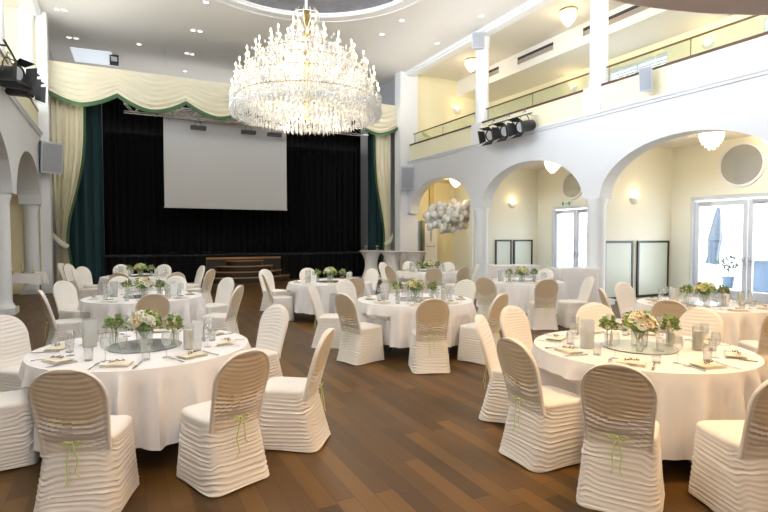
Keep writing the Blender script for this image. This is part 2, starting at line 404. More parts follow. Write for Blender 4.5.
# cove beams where the hall ceiling meets the arcades
for side, xa, xb in (('right', XR-.1, XR+.36), ('left', XL-.36, XL+.1)):
    b = MB().box(xa, xb, -6, 18.62, ZC-.10, ZC).box(xa+.08, xb-.08, -6, 18.62, ZC-.16, ZC-.10)
    struct(b.build('trim_cove_'+side, M['column'], smooth=False))
for i, (a, c, w) in enumerate([(15.9, 17.4, 'farthest from the camera'), (13.1, 14.9, 'beside the second gallery column'), (8.8, 11.9, 'nearest the lamp')]):
    v = empty('air_vent', (13.1, (a+c)/2, 8.1), 0, f'long dark slot air vent in the gallery bulkhead, {w}', 'vent', 'gallery air vents'); h = (c-a)/2
    MB().box(-.012,.0,-h,h,-.13,.13).build('grille', M['gceil'], v, smooth=False)
    MB().box(-.02,-.012,-h+.03,h-.03,.03,.13).build('slot', M['ledge'], v, smooth=False)
    s = MB()
    for q in range(4): s.box(-.03,-.012,-h+.03,h-.03,-.11+q*.035,-.095+q*.035)
    s.build('louvre', M['darkbrass'], v, smooth=False)
# annex, right: door wall and cross walls
DOORS = [(6.05, 8.89), (11.9, 14.03), (1.2, 4.0)]
wall_with_holes('wall_annex_right', XD, XD+.3, -6, 20.4, 0, 4.25, [(a, c, 0, 2.78) for a, c in DOORS], M['pale'])
for i, (a, c) in enumerate(DOORS):
    d = struct(empty(f'door_{i+1}', (XD+.12, (a+c)/2, 0))); h = (c-a)/2
    fr = MB().box(-.09,.09,-h,h,2.68,2.78).box(-.09,.09,-h,-h+.07,0,2.68).box(-.09,.09,h-.07,h,0,2.68)
    fr.build('door_frame', M['doorframe'], d, smooth=False)
    for s in (-1, 1):
        y0, y1 = sorted((s*.01, s*(h-.08)))
        lf = MB().box(-.035,.035,y0,y0+.11,.02,2.66).box(-.035,.035,y1-.11,y1,.02,2.66).box(-.035,.035,y0+.11,y1-.11,.02,.32).box(-.035,.035,y0+.11,y1-.11,2.52,2.66)
        L_ = lf.build('door_leaf', M['doorframe'], d, smooth=False)
        MB().box(-.006,.006,y0+.11,y1-.11,.32,2.52).build('pane', M['pane'], L_, smooth=False)
        yh = s*.065
        hm = MB().box(-.075,-.035,yh-.02,yh+.02,.98,1.2); hm.tube([(-.06,yh,1.1),(-.10,yh,1.1),(-.10,yh+s*.14,1.1)], .011, 8)
        hm.build('door_handle', M['chrome'], L_)
        MB().box(-.10,-.035,y1-.42,y1-.12,2.56,2.63).build('door_closer', M['greym'], L_, smooth=False)
    portal((XD+.35, (a+c)/2, 1.42), c-a, 2.7, (0, radians(90), 0))
M['dividing'] = mat('cross_wall_paint', (.87,.86,.75), .7)
for nm, y, xe in (('third', 9.45, XD), ('second', 14.72, XD), ('first', 4.85, XD)):
    struct(MB().box(XR+TH-.02, xe, y, y+.18, 0, 4.2).build(f'wall_cross_{nm}', M['dividing'], smooth=False))
struct(MB().box(XR+.03, XD, 20.2, 20.4, 0, 4.25).build('wall_annex_end', M['yellow'], smooth=False))
struct(MB().box(XR+.03, XD, 18.9, 20.2, 4.2, 4.4).build('ceiling_annex_end', M['yellow'], smooth=False))
# left annex back wall
struct(MB().box(-5.0, -4.8, -6, 18.7, 0, 4.2).build('wall_annex_left', M['yellow'], smooth=False))
struct(MB().box(-4.8, -4.77, -6, 18.7, 0, .12).build('baseboard_left', M['wood'], smooth=False))
# stage house side walls
struct(MB().box(10.62, 10.95, 19.1, 27, 0, ZC).build('wall_stage_right', M['stagegrey'], smooth=False))
struct(MB().box(-2.4, -2.06, 19.1, 27, 0, ZC).build('wall_stage_left', M['stagegrey'], smooth=False))
# curved rear gallery over the photographer
def rear_gallery():
    b = MB(); b.cm = 0; c = (4.22, -1.2, 0); R = 5.1
    b.lathe([(R-.42, 4.21), (R, 4.2), (R, 4.6), (R-.25, 4.62)], 96, c, capb=False, capt=False)
    b.cm = 1; b.lathe([(.01, 4.24), (R-.42, 4.24), (R-.42, 4.21)], 96, c, capb=False, capt=False)
    b.cm = 0; b.lathe([(R-.25, 4.62), (R-.25, 5.4), (R-.4, 5.4), (R-.4, 4.62), (.01, 4.62)], 96, c, capb=False, capt=False)
    return b.build('rear_gallery_ceiling', [mat('soffit_paint', (.70,.64,.63), .7), M['perf']])
struct(rear_gallery())
# outside ground
struct(MB().box(15.2, 40, -25, 40, -.25, -.05).build('ground_outside', M['paving'], smooth=False))

# ================================================================== STAGE
ZS = 1.04
st = MB().box(-1.2, 10.2, 20.6, 26.5, 0, ZS-.04); so = struct(st.build('stage_platform', M['stepdark'], smooth=False))
struct(MB().box(-1.25, 10.25, 20.5, 26.5, ZS-.04, ZS).build('stage_floor', M['stepdark'], smooth=False))
def pleat(x0, x1, y, zb, zt, amp, wl, m, name, parent=None, label=None, cat='curtain', seed=0, tie=None, nv=10, group=None):
    W_ = x1-x0; n = int(W_/wl*10); b = MB()
    def f(u, v):
        x = x0+u*W_; ph = 2*pi*(x/wl + .35*nz(x*1.3+seed, seed)); a = amp*(.75+.5*nz(x*.7, seed+3))
        yy = y + a*sin(ph) + .3*a*sin(2.3*ph+1); z = zb + v*(zt-zb); xx = x
        if tie:
            zt_, xc, wid = tie       # height, gathered centre x, gathered half width
            d = (z-zt_); k = math.exp(-(d/(1.9 if d > 0 else .55))**2) if d > 0 else 1-.35*min(1, -d/1.5)
            xc2 = xc; tgt = xc2 + (x-(x0+x1)/2)*(2*wid/W_)
            xx = x*(1-k)+tgt*k; yy = y + (yy-y)*(1+.6*k)
        return (xx, yy, z)
    b.grid(f, n, nv)
    o = b.build(name, m, parent)
    if label: tag(o, label, cat, group)
    return o
pleat(-.45, 10.0, 21.9, ZS, 7.25, .07, .26, M['black'], 'stage_backdrop', label='black pleated backdrop curtain hanging across the stage', cat='curtain', nv=4)
pleat(-1.2, 10.2, 20.42, .01, ZS-.05, .035, .22, M['black'], 'stage_skirt', label='black pleated skirt covering the front of the stage', cat='stage skirt', nv=3)
pleat(-1.6, -.42, 20.15, .01, 6.9, .08, .30, M['teal'], 'teal_curtain', label='dark teal velvet curtain at the left side of the stage', nv=4, seed=4, group='teal stage curtains')
pleat(9.5, 10.78, 20.15, .01, 6.9, .08, .30, M['teal'], 'teal_curtain', label='dark teal velvet curtain at the right side of the stage', nv=4, seed=9, group='teal stage curtains')
for nm, x0, x1, xc, s in (('left', -1.93, -.92, -1.60, 1), ('right', 9.5, 10.26, 10.08, -1)):
    t = empty('cream_curtain', ((x0+x1)/2, 19.4, 0), 0, f'long cream curtain tied back at the {nm} edge of the stage', 'curtain', 'cream tied stage curtains')
    o = pleat(x0-(x0+x1)/2, x1-(x0+x1)/2, 0, .02, 6.55, .07, .17, M['creamcloth'], 'drape', t, tie=(1.55, xc-(x0+x1)/2, .13), nv=40, seed=x0)
    xm = xc-(x0+x1)/2
    b = MB()   # tie band sloping up to the pier
    b.tube([(xm+s*.17,-.12,1.38),(xm,-.2,1.5),(xm-s*.14,-.17,1.66),(xm-s*.24,-.05,1.82)], [.085,.09,.08,.05], 10, .5)
    b.build('tieback', M['swag'], t)
    # green edging along the inner edge
    g = MB(); pts = []
    for j in range(41):
        z = .02+j/40*6.5; d = z-1.55; k = math.exp(-(d/1.9)**2) if d > 0 else 1-.35*min(1, -d/1.5)
        xe = (x1 if s > 0 else x0)-(x0+x1)/2; tg = xm + xe*(2*.13/(x1-x0)); pts.append((xe*(1-k)+tg*k+s*.03, -.03, z))
    g.tube(pts, .045, 6); g.build('edging', M['greentrim'], t)
# valance with six swags
VX0, VX1, VY = -2.02, 10.42, 18.98
NS = 6
va = empty('stage_valance', (0, VY, 0), 0, 'cream swagged valance with scalloped green trim above the stage', 'valance')
def vb(u):
    f = (u*NS) % 1 if u < 1 else 1; i = min(NS-1, int(u*NS)); return 6.27-.42*(1-abs(2*f-1)**1.7)
def vf(u, v):
    f = (u*NS) % 1 if u < 1 else 1.0
    x = VX0+u*(VX1-VX0); zb = vb(u); z = 7.05 + (zb-7.05)*v
    sag = (1-(2*f-1)**2)
    ph = 2*pi*(5.5*(v - .22*sag*(1-v) + .10*nz(x*1.1, v*2)))
    y = -.05 - .045*sin(ph)*(.4+.6*v)*(.35+.65*sag) - .08*sag*v
    return (x, y, z)
MB().grid(vf, 192, 44).build('swags', M['swag'], va)
MB().tube([(VX0+i/192*(VX1-VX0), -.10-.06*(1-(2*((i/192*NS) % 1)-1)**2), vb(i/192)-.03) for i in range(193)], .07, 6, .5).build('green_trim', M['greentrim'], va)
MB().box(VX0, VX1, -.06, .02, 7.02, 7.08).build('pelmet_rail', M['swag'], va, smooth=False)
for x, s in ((VX0, -1), (VX1, 1)):
    MB().grid(lambda u, v: (x, u*.35, 7.05-.8*v), 4, 6).build('return', M['swag'], va)
    MB().tube([(x+s*0.0, -.1, 6.24), (x, .33, 6.2)], .06, 6, .5).build('green_trim', M['greentrim'], va)
# truss and screen
def truss(x0, x1, y, z, s=.3):
    t = empty('lighting_truss', (0, y, z), 0, 'silver lattice lighting truss hanging just under the valance', 'truss')
    for a, c in ((-s/2, 0), (s/2, 0), (-s/2, s), (s/2, s)):
        MB().tube([(x0,a,c),(x1,a,c)], .022, 8).build('chord', M['chrome'], t)
    b = MB(); n = int((x1-x0)/s)
    for i in range(n):
        xa, xb = x0+i*(x1-x0)/n, x0+(i+1)*(x1-x0)/n; u = i % 2
        for a in (-s/2, s/2): b.tube([(xa,a,0 if u else s),(xb,a,s if u else 0)], .012, 6)
        b.tube([(xa,-s/2,0),(xa,s/2,0)], .012, 6); b.tube([(xa,-s/2,s),(xa,s/2,s)], .012, 6)
    b.build('lattice', M['chrome'], t)
    for x in (x0+.6, (x0+x1)/2, x1-.6): MB().tube([(x,0,s),(x,0,ZC-z-.004)], .004, 6).build('suspension_cable', M['greym'], t)
    return t
truss(.25, 9.3, 19.75, 5.92)
scr = empty('projection_screen', (3.74, 20.15, 2.75), 0, 'large white projection screen lowered in front of the black backdrop', 'screen')
MB().box(-2.24,2.24,-.006,.006,.03,3.25).build('screen_sheet', M['screen'], scr, smooth=False)
MB().box(-2.26,2.26,-.02,.02,0,.035).build('bottom_bar', M['greym'], scr, smooth=False)
MB().box(-2.4,2.4,-.10,.10,3.25,3.47).build('screen_housing', M['sconce'], scr, smooth=False)
for x in (-2.1,2.1): MB().tube([(x,0,3.47),(x,0,ZC-2.754)], .004, 6).build('suspension_cable', M['greym'], scr)
for i, (px, w) in enumerate(((200, 'left'), (253, 'middle'), (280, 'right'))):
    p = at(px, 18.6 + i*.35, 5.62)
    f = empty('truss_lamp', (p.x, 19.60, 5.515), 0, f'small black flood lamp under the truss, {w} one of the three', 'lamp', 'flood lamps on the truss')
    MB().box(-.26,.26,-.1,.1,0,.13).build('body', M['blackm'], f, smooth=False)
    MB().box(-.24,.24,-.115,-.1,.02,.11).build('lens', M['ledge'], f, smooth=False)
    MB().tube([(-.1,0,.13),(-.1,0,.25),(0,0,.37),(.1,0,.25),(.1,0,.13)], .012, 6).build('bracket', M['blackm'], f)
# steps up to the stage
sx = 4.35
sp = empty('stage_steps', (sx, 20.38, 0), 0, 'dark curved steps with oak edges leading up to the stage', 'steps')
for i, r in enumerate((1.75, 1.42, 1.08, .7)):
    z0, z1 = i*.2, (i+1)*.2; n = 28
    def half(rr, za, zb, yo=0):
        b = MB(); vs = [(rr*cos(pi+pi*k/n), .62*rr*sin(pi+pi*k/n)+yo, z) for z in (za, zb) for k in range(n+1)]
        b.add(vs, [(k, k+1, n+2+k, n+1+k) for k in range(n)] + [tuple(range(n+1, 2*n+2)), tuple(reversed(range(n+1))), (0, n+1, 2*n+1, n)]); return b
    s_ = half(r, z0+.002, z1-.03).build('step', M['stepdark'], sp, smooth=False)
    half(r+.03, z1-.03, z1).build('oak_edge', M['stepwood'], s_, smooth=False)
MB().box(-1.42,1.42,-.06,.0,.86,.925).build('landing_edge', M['stepwood'], sp, smooth=False)
MB().box(-1.42,1.42,-.045,.0,.02,.86).build('landing_front', M['stepdark'], sp, smooth=False)
# dark upright beside each curtain; the left one stands in for a shadowed gap
for x, w in ((-1.86, 'left'), (10.44, 'right')):
    b = MB().tube([(x,19.2,.0),(x,19.2,6.12)], .035, 8); tag(b.build('curtain_pole_and_gap', mat('pole_and_gap_brown', (.05,.035,.03), .5)), f'thin dark upright strip beside the {w} proscenium pillar', 'pole', 'upright curtain poles')

# ================================================================== CEILING FITTINGS
def ceiling_pt(px, py):
    dy = (256-py); dx = px-384
    d = RX*dx + (RF*cos(PITCH) + Vector((0,0,-sin(PITCH))))*F + (Vector((0,0,cos(PITCH))) + RF*sin(PITCH))*dy
    k = (ZC-H)/d.z; return Vector((d.x*k, d.y*k, ZC))
dl = empty('downlight', (0,0,0), 0, 'x', 'downlight')
MB().torus((0,0,-.012), .085, .014, 24, 6).build('trim_ring', M['column'], dl)
MB().lathe([(.001,-.006),(.075,-.008)], 20, capb=False, capt=False).build('lens', M['downlight'], dl)
DLS = [((57,9),'left of a pair at the top left corner'),((65,10),'right of a pair at the top left corner'),((69,37),'left of the pair above the left end of the valance'),((76,38),'right of the pair above the left end of the valance'),
       ((193,30),'left of the pair midway to the chandelier'),((200,31),'right of the pair midway to the chandelier'),((187,53),'left of the pair left of the chandelier top'),((192,54),'right of the pair left of the chandelier top'),
       ((139,44),'alone above the middle of the left valance'),((185,71),'alone just above the valance edge'),((206,2),'alone near the ceiling ring left rim'),((382,34),'alone right of the chandelier'),((437,43),'above the left gallery column'),((481,16),'alone near the right cove'),((402,20),'between the ring and the right cove')]
for i, ((px, py), w) in enumerate(DLS):
    p = ceiling_pt(px, py)
    lab = f'small recessed ceiling downlight, {w}'
    if i == 0: dl.location = p; dl['label'] = lab; dl['group'] = 'recessed ceiling downlights'
    else: copy_tree(dl, p, label=lab)
# bright skylight panel over the stage
sk = struct(empty('window_4', (0,0,0)))
c4 = [ceiling_pt(70,47), ceiling_pt(111,52), ceiling_pt(118,66), ceiling_pt(75,61)]
cc = sum(c4, Vector())/4
b = MB(); b.add([(p.x, p.y, ZC-.02) for p in c4]+[(p.x, p.y, ZC-.001) for p in c4], [(3,2,1,0),(0,1,5,4),(1,2,6,5),(2,3,7,6),(3,0,4,7)])
b.build('window_frame', mat('skylight', (.8,.85,.9), .4, emit=(.80,.9,1), es=.35), sk, smooth=False)
q = ceiling_pt(114, 56)
cb = empty('ceiling_box', (q.x, q.y, ZC), 0, 'small dark box mounted at the corner of the bright ceiling panel', 'box')
MB().box(-.15,.15,-.18,.18,-.3,-.005).build('housing', M['blackm'], cb, smooth=False)
MB().box(-.10,.10,-.19,-.18,-.25,-.08).build('lens_plate', M['greym'], cb, smooth=False)

# ================================================================== CHANDELIER
M['arm'] = mat('gold_glass_arm', (.93,.86,.68), .15, .15)
CX, CY = 4.22, 12.45
ch = empty('crystal_chandelier', (CX, CY, 4.2), 0, 'huge domed crystal chandelier with lit candles hanging in the middle of the hall', 'chandelier')
zo = -4.2
MB().tube([(0,0,7.25+zo),(0,0,ZC+.08+zo)], .035, 10).build('stem', M['sconce'], ch)
MB().lathe([(.05,ZC-.14+zo),(.12,ZC-.08+zo),(.26,ZC+.03+zo),(.28,ZC+.08+zo)], 24).build('ceiling_rose', M['brass'], ch)
cbm = MB().lathe([(.03,4.52+zo),(.10,4.58+zo),(.06,4.75+zo),(.10,5.1+zo),(.2,5.25+zo),(.08,5.4+zo),(.07,5.9+zo),(.16,6.0+zo),(.07,6.15+zo),(.06,6.6+zo),(.14,6.7+zo),(.05,6.85+zo),(.10,7.15+zo),(.04,7.3+zo)], 20)
cbm.build('central_column', M['brass'], ch)
# top crown of gold leaves
tc_ = MB()
for k in range(12):
    a = 2*pi*k/12; tc_.tube([(.1*cos(a),.1*sin(a),6.85+zo),(.30*cos(a),.30*sin(a),6.95+zo),(.36*cos(a),.36*sin(a),7.15+zo),(.26*cos(a),.26*sin(a),7.28+zo)], .010, 5)
tc_.torus((0,0,7.15+zo), .36, .012, 32, 5); tc_.build('crown', M['arm'], ch)
TIERS = [(5.08,1.84,29),(5.48,1.74,24),(5.84,1.50,18),(6.12,1.20,13),(6.36,.86,9),(6.52,.48,6)]
def arm_mesh(R, r0=.1):
    b = MB(); pts = []
    for i in range(13):
        t = i/12; x = r0+(R-r0)*t; z = -.22*sin(pi*t)*(.6+.4*t) + .0 + .10*t*t
        pts.append((x,0,z))
    b.tube(pts, [.014]*13, 5); b.lathe([(.012,.08),(.06,.12),(.065,.135),(.02,.14)], 8, (R,0,0))
    b.octa((R,0,.0), .016, .10); b.octa((R-.12,0,-.09), .014, .10); b.octa((R*.6,0,-.2), .014, .12); return b
for ti, (z, R, n) in enumerate(TIERS):
    am = arm_mesh(R).mesh('arm', M['arm'])
    cm_ = MB().lathe([(.013,0),(.013,.12)], 8).mesh('candle', M['candle'])
    bm_ = MB().lathe([(.010,0),(.022,.03),(.016,.06),(.002,.095)], 8).mesh('bulb', M['bulb'])
    for k in range(n):
        a = 2*pi*(k+.5*(ti % 2))/n
        ao = link('arm', am, ch, (0,0,z+zo), a)
        c_ = link('candle', cm_, ao, (R,0,.14)); link('bulb', bm_, ao, (R,0,.26))
    MB().torus((0,0,z+zo-.02), R*.97, .009, 64, 5).build('tier_ring', M['brass'], ch)
ch.scale = (.97,.97,1)
# crystals: 100 rim pendants as parts, all the rest one filling
pm = MB(); pm.octa((0,0,.03), .016, .05); pm.octa((0,0,-.03), .024, .20); pm.octa((0,0,-.0), .01, .06)
pmesh = pm.mesh('crystal_pendant', M['crystal2'], smooth=False)
for k in range(96):
    a = 2*pi*k/96; r = 1.87
    link('crystal_pendant', pmesh, ch, (r*cos(a), r*sin(a), 4.78+zo), a)
cr = MB(); rnd = random.Random(3)
def Rdome(z): return 1.86*sqrt(max(0, 1-((z-4.9)/2.35)**2)) if z > 4.9 else 1.86
for z, R, n in TIERS:               # chains and drops below each tier
    for k in range(n*5):
        a = 2*pi*k/(n*5); rr = R*(1.0+.03*sin(3*a)); L_ = 3+int(rnd.random()*3)
        for q in range(L_): cr.octa((rr*cos(a), rr*sin(a), z+zo-.05-q*.075), .017+.009*(q == L_-1), .07+.06*(q == L_-1), rnd.random())
    for k in range(n*22):
        a = rnd.random()*2*pi; rr = R*sqrt(rnd.uniform(.12, .95)); cr.octa((rr*cos(a), rr*sin(a), z+zo+rnd.uniform(-.25,.26)), .018+.014*rnd.random(), .08+.10*rnd.random(), rnd.random())
for rr, z, n in ((1.90,5.02,104),(1.76,4.93,92),(1.58,4.88,84),(1.36,4.82,70),(1.12,4.80,58),(.86,4.77,44),(.6,4.74,30),(.35,4.70,18)):   # basket below
    for k in range(n):
        a = 2*pi*k/n
        dzz = rnd.uniform(-.05,.05)
        for q in range(3): cr.octa((rr*cos(a), rr*sin(a), z+zo-q*.10+.1+dzz), .014, .09, a)
        cr.octa((rr*cos(a), rr*sin(a), z+zo-.24+dzz), .026, .17, a)
    cr.torus((0,0,z+zo+.12), rr, .008, 48, 4)
cs = cr.build('crystal_strands', M['crystal'], ch, smooth=False); cs['kind'] = 'stuff'
for (r, z, n, e) in ((1.3, 5.25, 6, 12), (.6, 5.95, 3, 10), (.7, 4.55, 3, 22), (1.75, 6.7, 5, 10)):
    for k in range(n):
        a = 2*pi*k/n; lamp('chandelier_light', 'POINT', (CX+r*cos(a), CY+r*sin(a), z), e, (1,.87,.68), shadow_soft_size=.25)

# ================================================================== LAMPS
def crystal_lamp(sz=1.0):
    t = empty('crystal_ceiling_lamp', (0,0,0), 0, 'x', 'ceiling lamp')
    MB().lathe([(.30,-.0),(.31,-.02),(.29,-.05),(.20,-.06)], 28).build('brass_plate', M['brass'], t)
    b = MB()
    for r, z in ((.27,-.10),(.27,-.18),(.25,-.26),(.21,-.34),(.15,-.42),(.07,-.50)):
        n = max(6, int(r*90)); 
        for k in range(n): a = 2*pi*k/n; b.octa((r*cos(a), r*sin(a), z), .018, .13, a)
    b.lathe([(.02,-.52),(.09,-.46),(.17,-.36),(.22,-.24),(.24,-.14),(.24,-.06)], 20, capt=False)
    b.build('cut_glass_shade', M['lampglass'], t, smooth=False)
    return t
first = None
for (x, y, z, w, e) in ((12.3,7.35,4.2,'inside the nearest right arch',16),(13.5,6.75,4.2,'at right edge, standing for a mirror reflection',10),(12.3,12.3,4.2,'inside the middle right arch',16),(12.3,17.6,4.2,'inside the arch next to the stage',48),  # the small second lamp stands in for a reflection in the round mirror
                     (11.95,11.4,ZC,'on the gallery ceiling between the two columns',12),(12.0,16.2,ZC,'on the gallery ceiling behind the far column',12)):
    if first is None: first = crystal_lamp(); l = first; l.location = (x,y,z)
    else: l = copy_tree(first, (x,y,z))
    l['label'] = f'glowing cut glass ceiling lamp with brass plate {w}'; l['group'] = 'crystal ceiling lamps'
    l.scale = (.62,.62,.62) if 'edge' in w else ((.9,.9,.85) if z < 5 else (.82,.82,.82))
    lamp('ceiling_lamp_light', 'POINT', (x, y, z-.62), e, (1,.78,.5), shadow_soft_size=.15)
sc0 = None
def sconce():
    t = empty('wall_sconce', (0,0,0), 0, 'x', 'wall lamp')
    b = MB(); n = 20      # half bowl, wall side at +y
    prof = [(.03,-.12),(.10,-.10),(.16,-.03),(.18,.05),(.165,.05),(.14,-.02)]
    vs = [(r*cos(pi+pi*k/n), .75*r*sin(pi+pi*k/n), z) for r, z in prof for k in range(n+1)]
    b.add(vs, [(j*(n+1)+k, j*(n+1)+k+1, (j+1)*(n+1)+k+1, (j+1)*(n+1)+k) for j in range(len(prof)-1) for k in range(n)])
    b.build('bowl', M['sconce'], t); MB().box(-.05,.05,-.012,0,-.11,.04).build('back_plate', M['sconce'], t, smooth=False)
    MB().ball((0,-.06,.0), .035, 10, 6).build('bulb', M['bulb'], t)
    return t
for (x, y, z, rz, w) in ((12.4,9.45,2.7,0,'on the cross wall inside the nearest right arch'),(12.75,14.72,2.87,0,'on the cross wall inside the middle arch'),
                         (13.1,18.7,7.15,0,'on the yellow end wall of the right gallery'),(15.0,14.0,7.15,-pi/2,'on the gallery back wall left of the windows'),(15.0,9.1,7.15,-pi/2,'on the gallery back wall right of the windows')):
    if sc0 is None: sc0 = sconce(); s = sc0; s.location = (x,y,z)
    else: s = copy_tree(sc0, (x,y,z), rz)
    s['label'] = f'white half bowl wall sconce glowing {w}'; s['group'] = 'uplight wall sconces'
    dx, dy = (0,-.22) if rz == 0 else (-.22,0)
    lamp('sconce_light', 'POINT', (x+dx, y+dy, z+.14), 3, (1,.72,.36), shadow_soft_size=.06)
# warm lamps recessed in the soffit of the rear gallery above the photographer
s0 = None
for i, (x, y) in enumerate(((1.2,1.4),(4.2,2.0),(7.0,1.3),(2.7,-1.2),(5.8,-1.2))):
    t = empty('soffit_lamp', (x,y,4.22), 0, f'warm recessed lamp number {i+1} under the rear gallery', 'lamp', 'rear gallery soffit lamps')
    MB().lathe([(.11,-.0),(.11,-.02),(.09,-.02)], 20).build('lens', M['downlight'], t)
    lamp('soffit_light', 'SPOT', (x,y,4.14), 230 if x > 4 and y > 0 else (150 if x > 4 else 95), (1,.66,.32), shadow_soft_size=.12, spot_size=radians(150), spot_blend=.8)
for o, w in zip([o for o in bpy.data.objects if o.name.startswith('soffit_lamp')], ('above the front left table','above the gap between the front tables','above the front right table','behind the camera on the left','behind the camera on the right')): o['label'] = 'warm recessed soffit lamp '+w

M['greymirror'] = mat('grey_mirror', (.56,.57,.58), .12, .85)
# round mirror and oculus over the doors
for (y, z, r, w) in ((7.6, 3.52, .5, 'high on the wall above the right glass doors'),(13.05, 3.47, .42, 'high on the wall above the middle glass doors')):
    m_ = empty('round_mirror', (XD, y, z), 0, f'round mirror {w}', 'mirror', 'round wall mirrors')
    for nm, prof, mm in (('mirror_glass', [(.001,-.02),(r,-.02)], M['greymirror']), ('mirror_rim', [(r,0),(r+.06,0),(r+.06,-.05),(r,-.05),(r,-.01)], M['column'])):
        b = MB(); n = 48; vs = [(zz, q*cos(2*pi*k/n), q*sin(2*pi*k/n)) for q, zz in prof for k in range(n)]
        b.add(vs, [(j*n+k, j*n+(k+1) % n, (j+1)*n+(k+1) % n, (j+1)*n+k) for j in range(len(prof)-1) for k in range(n)])
        b.build(nm, mm, m_)
# tall framed panels on the cross walls
M['frameblend'] = M['mirrorframe']
pw = [(11.25,12.38,9.45,'left one in nearest arch'),(12.55,13.88,9.45,'right one in nearest arch'),
      (11.98,12.72,14.72,'left one in middle arch'),(12.82,13.72,14.72,'right one in middle arch')]
for x0, x1, y, w in pw:
    t = empty('framed_panel', ((x0+x1)/2, y-.03, 0), 0, f'tall pale green glass panel in a thin black frame, {w}', 'framed panel', 'framed wall panels'); h = (x1-x0)/2; zt = 1.6
    MB().box(-h+.05,h-.05,-.0,.022,.12,zt-.05).build('glass', M['panel'], t, smooth=False)
    MB().box(-h,h,-.02,.025,zt-.06,zt).box(-h,-h+.06,-.02,.025,.05,zt-.06).box(h-.06,h,-.02,.025,.05,zt-.06).box(-h+.06,h-.06,-.02,.025,.05,.11).build('frame', M['mirrorframe'], t, smooth=False)
# things at the end of the annex beside the stage
yE = 20.2
gd = empty('glass_door', (at(423,22.6).x, yE-.02, 0), 0, 'narrow pale blue glazed door at the far end of the right aisle', 'door')
MB().box(-.28,.28,-.03,.0,.05,2.35).build('blue_pane', M['blueglass'], gd, smooth=False)
MB().box(-.34,-.28,-.05,.01,0,2.42).box(.28,.34,-.05,.01,0,2.42).box(-.28,.28,-.05,.01,2.35,2.42).build('door_frame', M['greym'], gd, smooth=False)
p = at(432,22.9); sg_ = MB().box(p.x-.12,p.x+.26,yE-.14,yE-.01,0,2.45); tag(sg_.build('sage_cabinet', M['sage'], smooth=False), 'narrow sage green panel cabinet right of the blue door', 'cabinet')
p = at(445,22.2); bn = empty('roll_up_banner', (p.x, yE-.5, 0), 0, 'white roll up banner with a grey feather motif below the balloons', 'banner')
MB().box(-.32,.32,-.004,.004,.06,2.3).build('banner_sheet', M['card'], bn, smooth=False)
MB().box(-.35,.35,-.09,.09,0,.06).build('base', M['greym'], bn, smooth=False)
b = MB(); b.add([(-.0,-.008,2.12),(.06,-.008,1.85),(.05,-.008,1.6),(0,-.008,1.42),(-.05,-.008,1.6),(-.06,-.008,1.85)], [(0,5,4,3,2,1)]); b.box(-.22,.22,-.008,-.005,1.25,1.30); b.box(-.22,-.19,-.008,-.005,1.3,1.38); b.box(.19,.22,-.008,-.005,1.3,1.38)
b.build('printed_motif', M['greym'], bn, smooth=False)
p = at(456,22.0); tag(MB().box(p.x-.12,p.x+.1,yE-.12,yE-.005,0,4.1).build('ochre_pilaster', M['ochre'], smooth=False), 'ochre pilaster strip right of the banner', 'pilaster')
ex = empty('exit_sign', (XD-.02, 13.3, 2.87), 0, 'small white exit sign with green marks above the middle glass doors', 'sign')
MB().box(-.03,.0,-.22,.22,-.09,.09).build('plate', M['card'], ex, smooth=False)
M['exitgreen'] = mat('exit_green', (.05,.45,.20), .5)
b = MB(); b.box(-.034,-.03,-.19,-.10,-.06,.06).box(-.034,-.03,.10,.19,-.06,.06).box(-.034,-.03,-.05,.05,-.012,.012)
b.add([(-.034,-.05,.035),(-.034,-.05,-.035),(-.034,-.085,0)], [(0,1,2)]); b.build('pictogram', M['exitgreen'], ex, smooth=False)
# balloon cloud
bal = empty('balloon_cloud', (11.5, 16.9, 2.5), 0, 'cloud of many white balloons floating inside the arch next to the stage', 'balloons')
bmesh_ = MB().lathe([(.004,-.15),(.012,-.14),(.05,-.115),(.10,-.05),(.125,.02),(.11,.08),(.07,.12),(.001,.14)], 14, capb=False, capt=False).mesh('balloon', M['balloon'])
rb = random.Random(5); pts = []
tries = 0
while len(pts) < 88 and tries < 9000:
    tries += 1
    v = Vector((rb.uniform(-1,1), rb.uniform(-1,1), rb.uniform(-1,1)))
    if v.length > 1: continue
    v = Vector((v.x*1.02, v.y*.8, v.z*.62 + .12*v.x))
    if all((v-q).length > .155 for q in pts): pts.append(v)
for v in pts:
    o = link('balloon', bmesh_, bal, v, (rb.uniform(-1,1), rb.uniform(-1,1), rb.uniform(0,6))); s = rb.uniform(.9,1.22); o.scale = (s,s,s)
MB().tube([(0,0,.55),(.02,0,1.69)], .006, 5).build('string', M['card'], bal)

# ================================================================== WALL SPEAKERS & SPOTLIGHTS
def speaker(loc, rot, w, h, d, label):
    t = empty('wall_speaker', loc, rot, label, 'speaker', 'grey wall loudspeakers')
    b = MB(); vs = [(-w/2,0,-h/2),(w/2,0,-h/2),(w*.32,d,-h/2),(-w*.32,d,-h/2)]; vs += [(x,y,h/2) for x,y,_ in vs]
    b.add(vs, [(0,3,2,1),(4,5,6,7),(0,1,5,4),(1,2,6,5),(2,3,7,6),(3,0,4,7)]); b.build('housing', M['greym'], t, smooth=False)
    MB().box(-w*.44,w*.44,-.012,0,-h*.44,h*.44).build('grille', M['grille'], t, smooth=False)
    MB().box(-.05,.05,d,d+.08,-.06,.06).build('bracket', M['blackm'], t, smooth=False)
speaker((-1.68,18.1,4.02), (radians(6),0,radians(32)), .60,.92,.36, 'grey loudspeaker on the left proscenium pillar beside the cream curtain')
speaker((10.34,18.15,4.05), (radians(6),0,radians(-24)), .50,.92,.36, 'grey loudspeaker on the right proscenium pillar')
